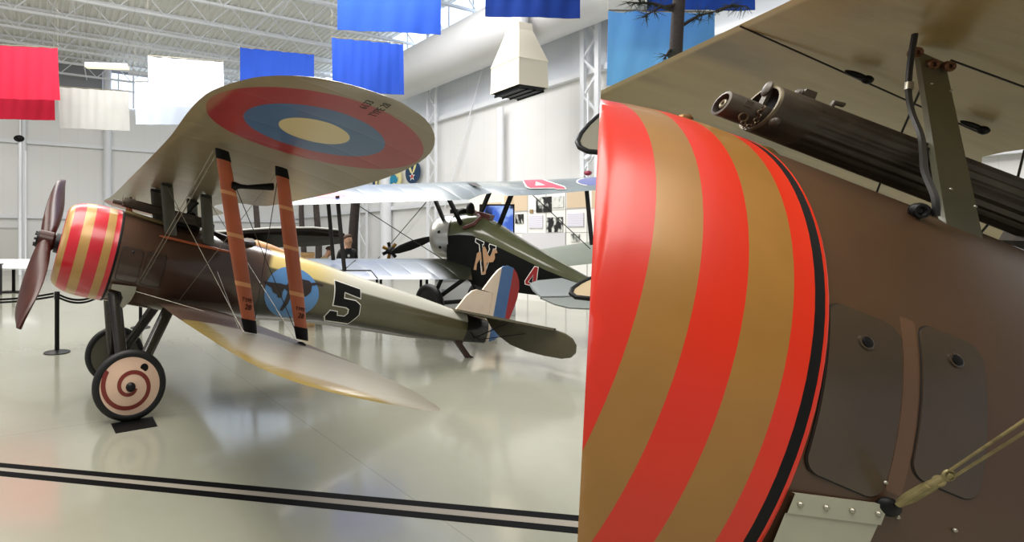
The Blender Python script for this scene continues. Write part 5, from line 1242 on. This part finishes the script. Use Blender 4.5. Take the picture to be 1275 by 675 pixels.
# ================================================================== people
M_skin = mat('skin', (206, 160, 132), .5); M_jack = mat('black_jacket', (20, 21, 24), .7); M_trou = mat('dark_trousers', (34, 36, 44), .8); M_khaki = mat('khaki_shirt', (176, 158, 120), .75); M_hair = mat('brown_hair', (74, 52, 38), .7); M_shoe = mat('shoe', (20, 18, 17), .5)
def person(loc, yaw, H, label, top_m, bend=0, hair_m=M_hair):
    """one skinned surface; local +x is where the figure faces"""
    V = []; E = []; Rr = []
    def ad(p, r, par=None):
        V.append(Vector(p) * (H / 1.75)); Rr.append(r * H / 1.75 if not isinstance(r, tuple) else tuple(q * H / 1.75 for q in r))
        if par is not None: E.append((par, len(V) - 1))
        return len(V) - 1
    pel = ad((0, 0, .95), .125); ab = ad((.0, 0, 1.12), .12, pel); ch = ad((-.01, 0, 1.30), .135, ab); nk = ad((-.01, 0, 1.46), .055, ch); hb = ad((.015, 0, 1.55), .062, nk); hm = ad((.02, 0, 1.63), .078, hb); ht = ad((.012, 0, 1.70), .068, hm)
    ns = ad((.105, 0, 1.615), .012, hm)
    for s in (-1, 1):
        ear = ad((.0, .082 * s, 1.615), .014, hm)
        sh = ad((-.01, .17 * s, 1.41), .065, ch); el = ad((-.03, .225 * s, 1.14), .045, sh); wr = ad((.05, .225 * s, .90), .032, el); pm = ad((.075, .22 * s, .83), .036, wr)
        for k, (dy, ln) in enumerate(((-.030, .075), (-.010, .085), (.010, .08), (.030, .062))): f1 = ad((.09, (.22 + dy) * s, .785), .0095, pm); ad((.085, (.22 + dy) * s, .785 - ln * .7), .0085, f1)
        tb = ad((.11, .195 * s, .82), .011, pm); ad((.12, .19 * s, .775), .0095, tb)
        hp = ad((0, .095 * s, .88), .095, pel); kn = ad((.02, .10 * s, .50), .06, hp); an = ad((-.01, .105 * s, .10), .042, kn); ad((.0, .105 * s, .045), .042, an); ad((.16, .12 * s, .035), .034, len(V) - 1)
    if bend:
        for i, v in enumerate(V):
            if v.z > .98 * H / 1.75 or (i > 8 and v.z > .7 and abs(v.y) > .15):
                q = Matrix.Rotation(bend, 3, 'Y'); c = Vector((0, 0, .98)); V[i] = q @ (v - c) + c
    me = bpy.data.meshes.new('person'); me.from_pydata([tuple(v) for v in V], E, []); o = bpy.data.objects.new('person', me); COL.objects.link(o)
    md = o.modifiers.new('skin', 'SKIN'); sv = me.skin_vertices[0].data
    for i, r in enumerate(Rr): sv[i].radius = (r, r)
    sv[0].use_root = True; o.modifiers.new('sub', 'SUBSURF').levels = 2; o.modifiers['sub'].render_levels = 2
    dg = bpy.context.evaluated_depsgraph_get(); dg.update(); m2 = bpy.data.meshes.new_from_object(o.evaluated_get(dg)); o.modifiers.clear(); o.data = m2
    for m in (M_skin, top_m, M_trou, M_shoe): m2.materials.append(m)
    k = H / 1.75; q = Matrix.Rotation(-bend, 3, 'Y')
    for p in m2.polygons:
        c = p.center.copy()
        if bend and c.z > .9: c = q @ (c - Vector((0, 0, .98))) + Vector((0, 0, .98))
        z = c.z / k; hand = abs(c.y) / k > .165 and z < .90
        p.material_index = 0 if z > 1.46 or (hand and z > .62) else (1 if z > .93 or (abs(c.y) / k > .17 and z > .88) else (2 if z > .09 else 3)); p.use_smooth = True
    o.location = loc; o.rotation_euler.z = yaw; tag(o, label, 'person')
    # hair as a cap over the skull
    b = MB(); R = []; hc = Vector((.012, 0, 1.645)) * k
    for i in range(9):
        ph = -.15 + (PI / 2 + .12) * i / 8; cr = max(math.cos(ph), .03) * .087 * k; R.append([hc + Vector((cr * math.cos(a) * 1.08 - .022 * k, cr * math.sin(a), .09 * k * math.sin(ph) + (.05 * k * max(0, math.cos(a)) * (1 - i / 8)))) for a in [2 * PI * j / 20 for j in range(20)]])
    if bend: R = [[q.inverted() @ (p - Vector((0, 0, .98))) + Vector((0, 0, .98)) for p in r] for r in R]
    b.rings(R, cap0=False); h = b.build('hair', hair_m, o)
    f = MB()
    for s in (-1, 1): f.sphere(Vector((.088, .03 * s, 1.638)) * k, (.008 * k, .012 * k, .006 * k), 8, 6)
    f.tube([Vector((.093, -.022, 1.575)) * k, Vector((.099, 0, 1.573)) * k, Vector((.093, .022, 1.575)) * k], .004 * k, 6)
    if bend: f.v = [tuple(q.inverted() @ (Vector(p) - Vector((0, 0, .98))) + Vector((0, 0, .98))) for p in f.v]
    f.build('face_features', mat('face_dark', (90, 50, 44), .5), o)
    return o
pp = at(433, 300, 10.7)
po = person((pp.x, pp.y, 0), -1.05, 1.86, 'person in a black jacket standing behind the silver wing, looking right', M_jack)
b = MB(); b.lathe([(0, .03), (.006, .03)], 16, (.125, -.07, 1.40), 'x', True, True); b.build('badge', M_white, po)
pk = at(397, 300, 11.3)
person((pk.x, pk.y, 0), .3, 1.66, 'person in a khaki shirt leaning forward beside a wooden crate', M_khaki, .45)

# ================================================================== light and camera
W = bpy.data.worlds.new('hall_light'); SC.world = W; W.use_nodes = True; bg = W.node_tree.nodes['Background']
bg.inputs[0].default_value = (.93, .96, 1, 1); bg.inputs[1].default_value = .42
def area(name, loc, size, power, color=(1, 1, 1), target=None, sy=None):
    l = bpy.data.lights.new(name, 'AREA'); l.shape = 'RECTANGLE'; l.size = size; l.size_y = sy or size; l.energy = power; l.color = color
    o = bpy.data.objects.new(name, l); COL.objects.link(o); o.location = loc
    d = (Vector(target) - Vector(loc)) if target else Vector((0, 0, -1)); o.rotation_euler = d.to_track_quat('-Z', 'Y').to_euler(); return o
area('roof_lamp', (-5, 4, 11.5), 8, 2400, (1, .97, .9))
area('roof_lamp', (3, -4, 11.5), 8, 1900, (1, .97, .9))
area('roof_lamp', (2, 15, 11.3), 8, 2500, (1, .98, .95), sy=5)
area('roof_lamp', (-9, 16.5, 11.3), 10, 1900, (1, .98, .95), sy=5)
area('ceiling_fill', (-4, 10, 8), 10, 650, (1, .99, .96), target=(-6, 26, 13), sy=4)  # unseen fill light, added to brighten the ceiling
area('side_light', (-16, 2, 7), 8, 400, (.94, .95, 1), target=(0, 6, 1), sy=5)  # cool area light from the left, out of view; no window built there
cam = bpy.data.cameras.new('camera'); co = bpy.data.objects.new('camera', cam); COL.objects.link(co); SC.camera = co
co.location = (0, 0, EYE); co.rotation_euler = (PI / 2, 0, 0); cam.sensor_width = 36; cam.lens = FPX / 1275 * 36
cam.shift_x = (637.5 - CX) / 1275; cam.shift_y = -(337.5 - CY) / 1275; cam.clip_start = .02; cam.clip_end = 200
SC.view_settings.view_transform = 'Standard'; SC.view_settings.look = 'None'; SC.view_settings.gamma = 1; SC.view_settings.use_curve_mapping = False
SC.view_settings.exposure = -.38
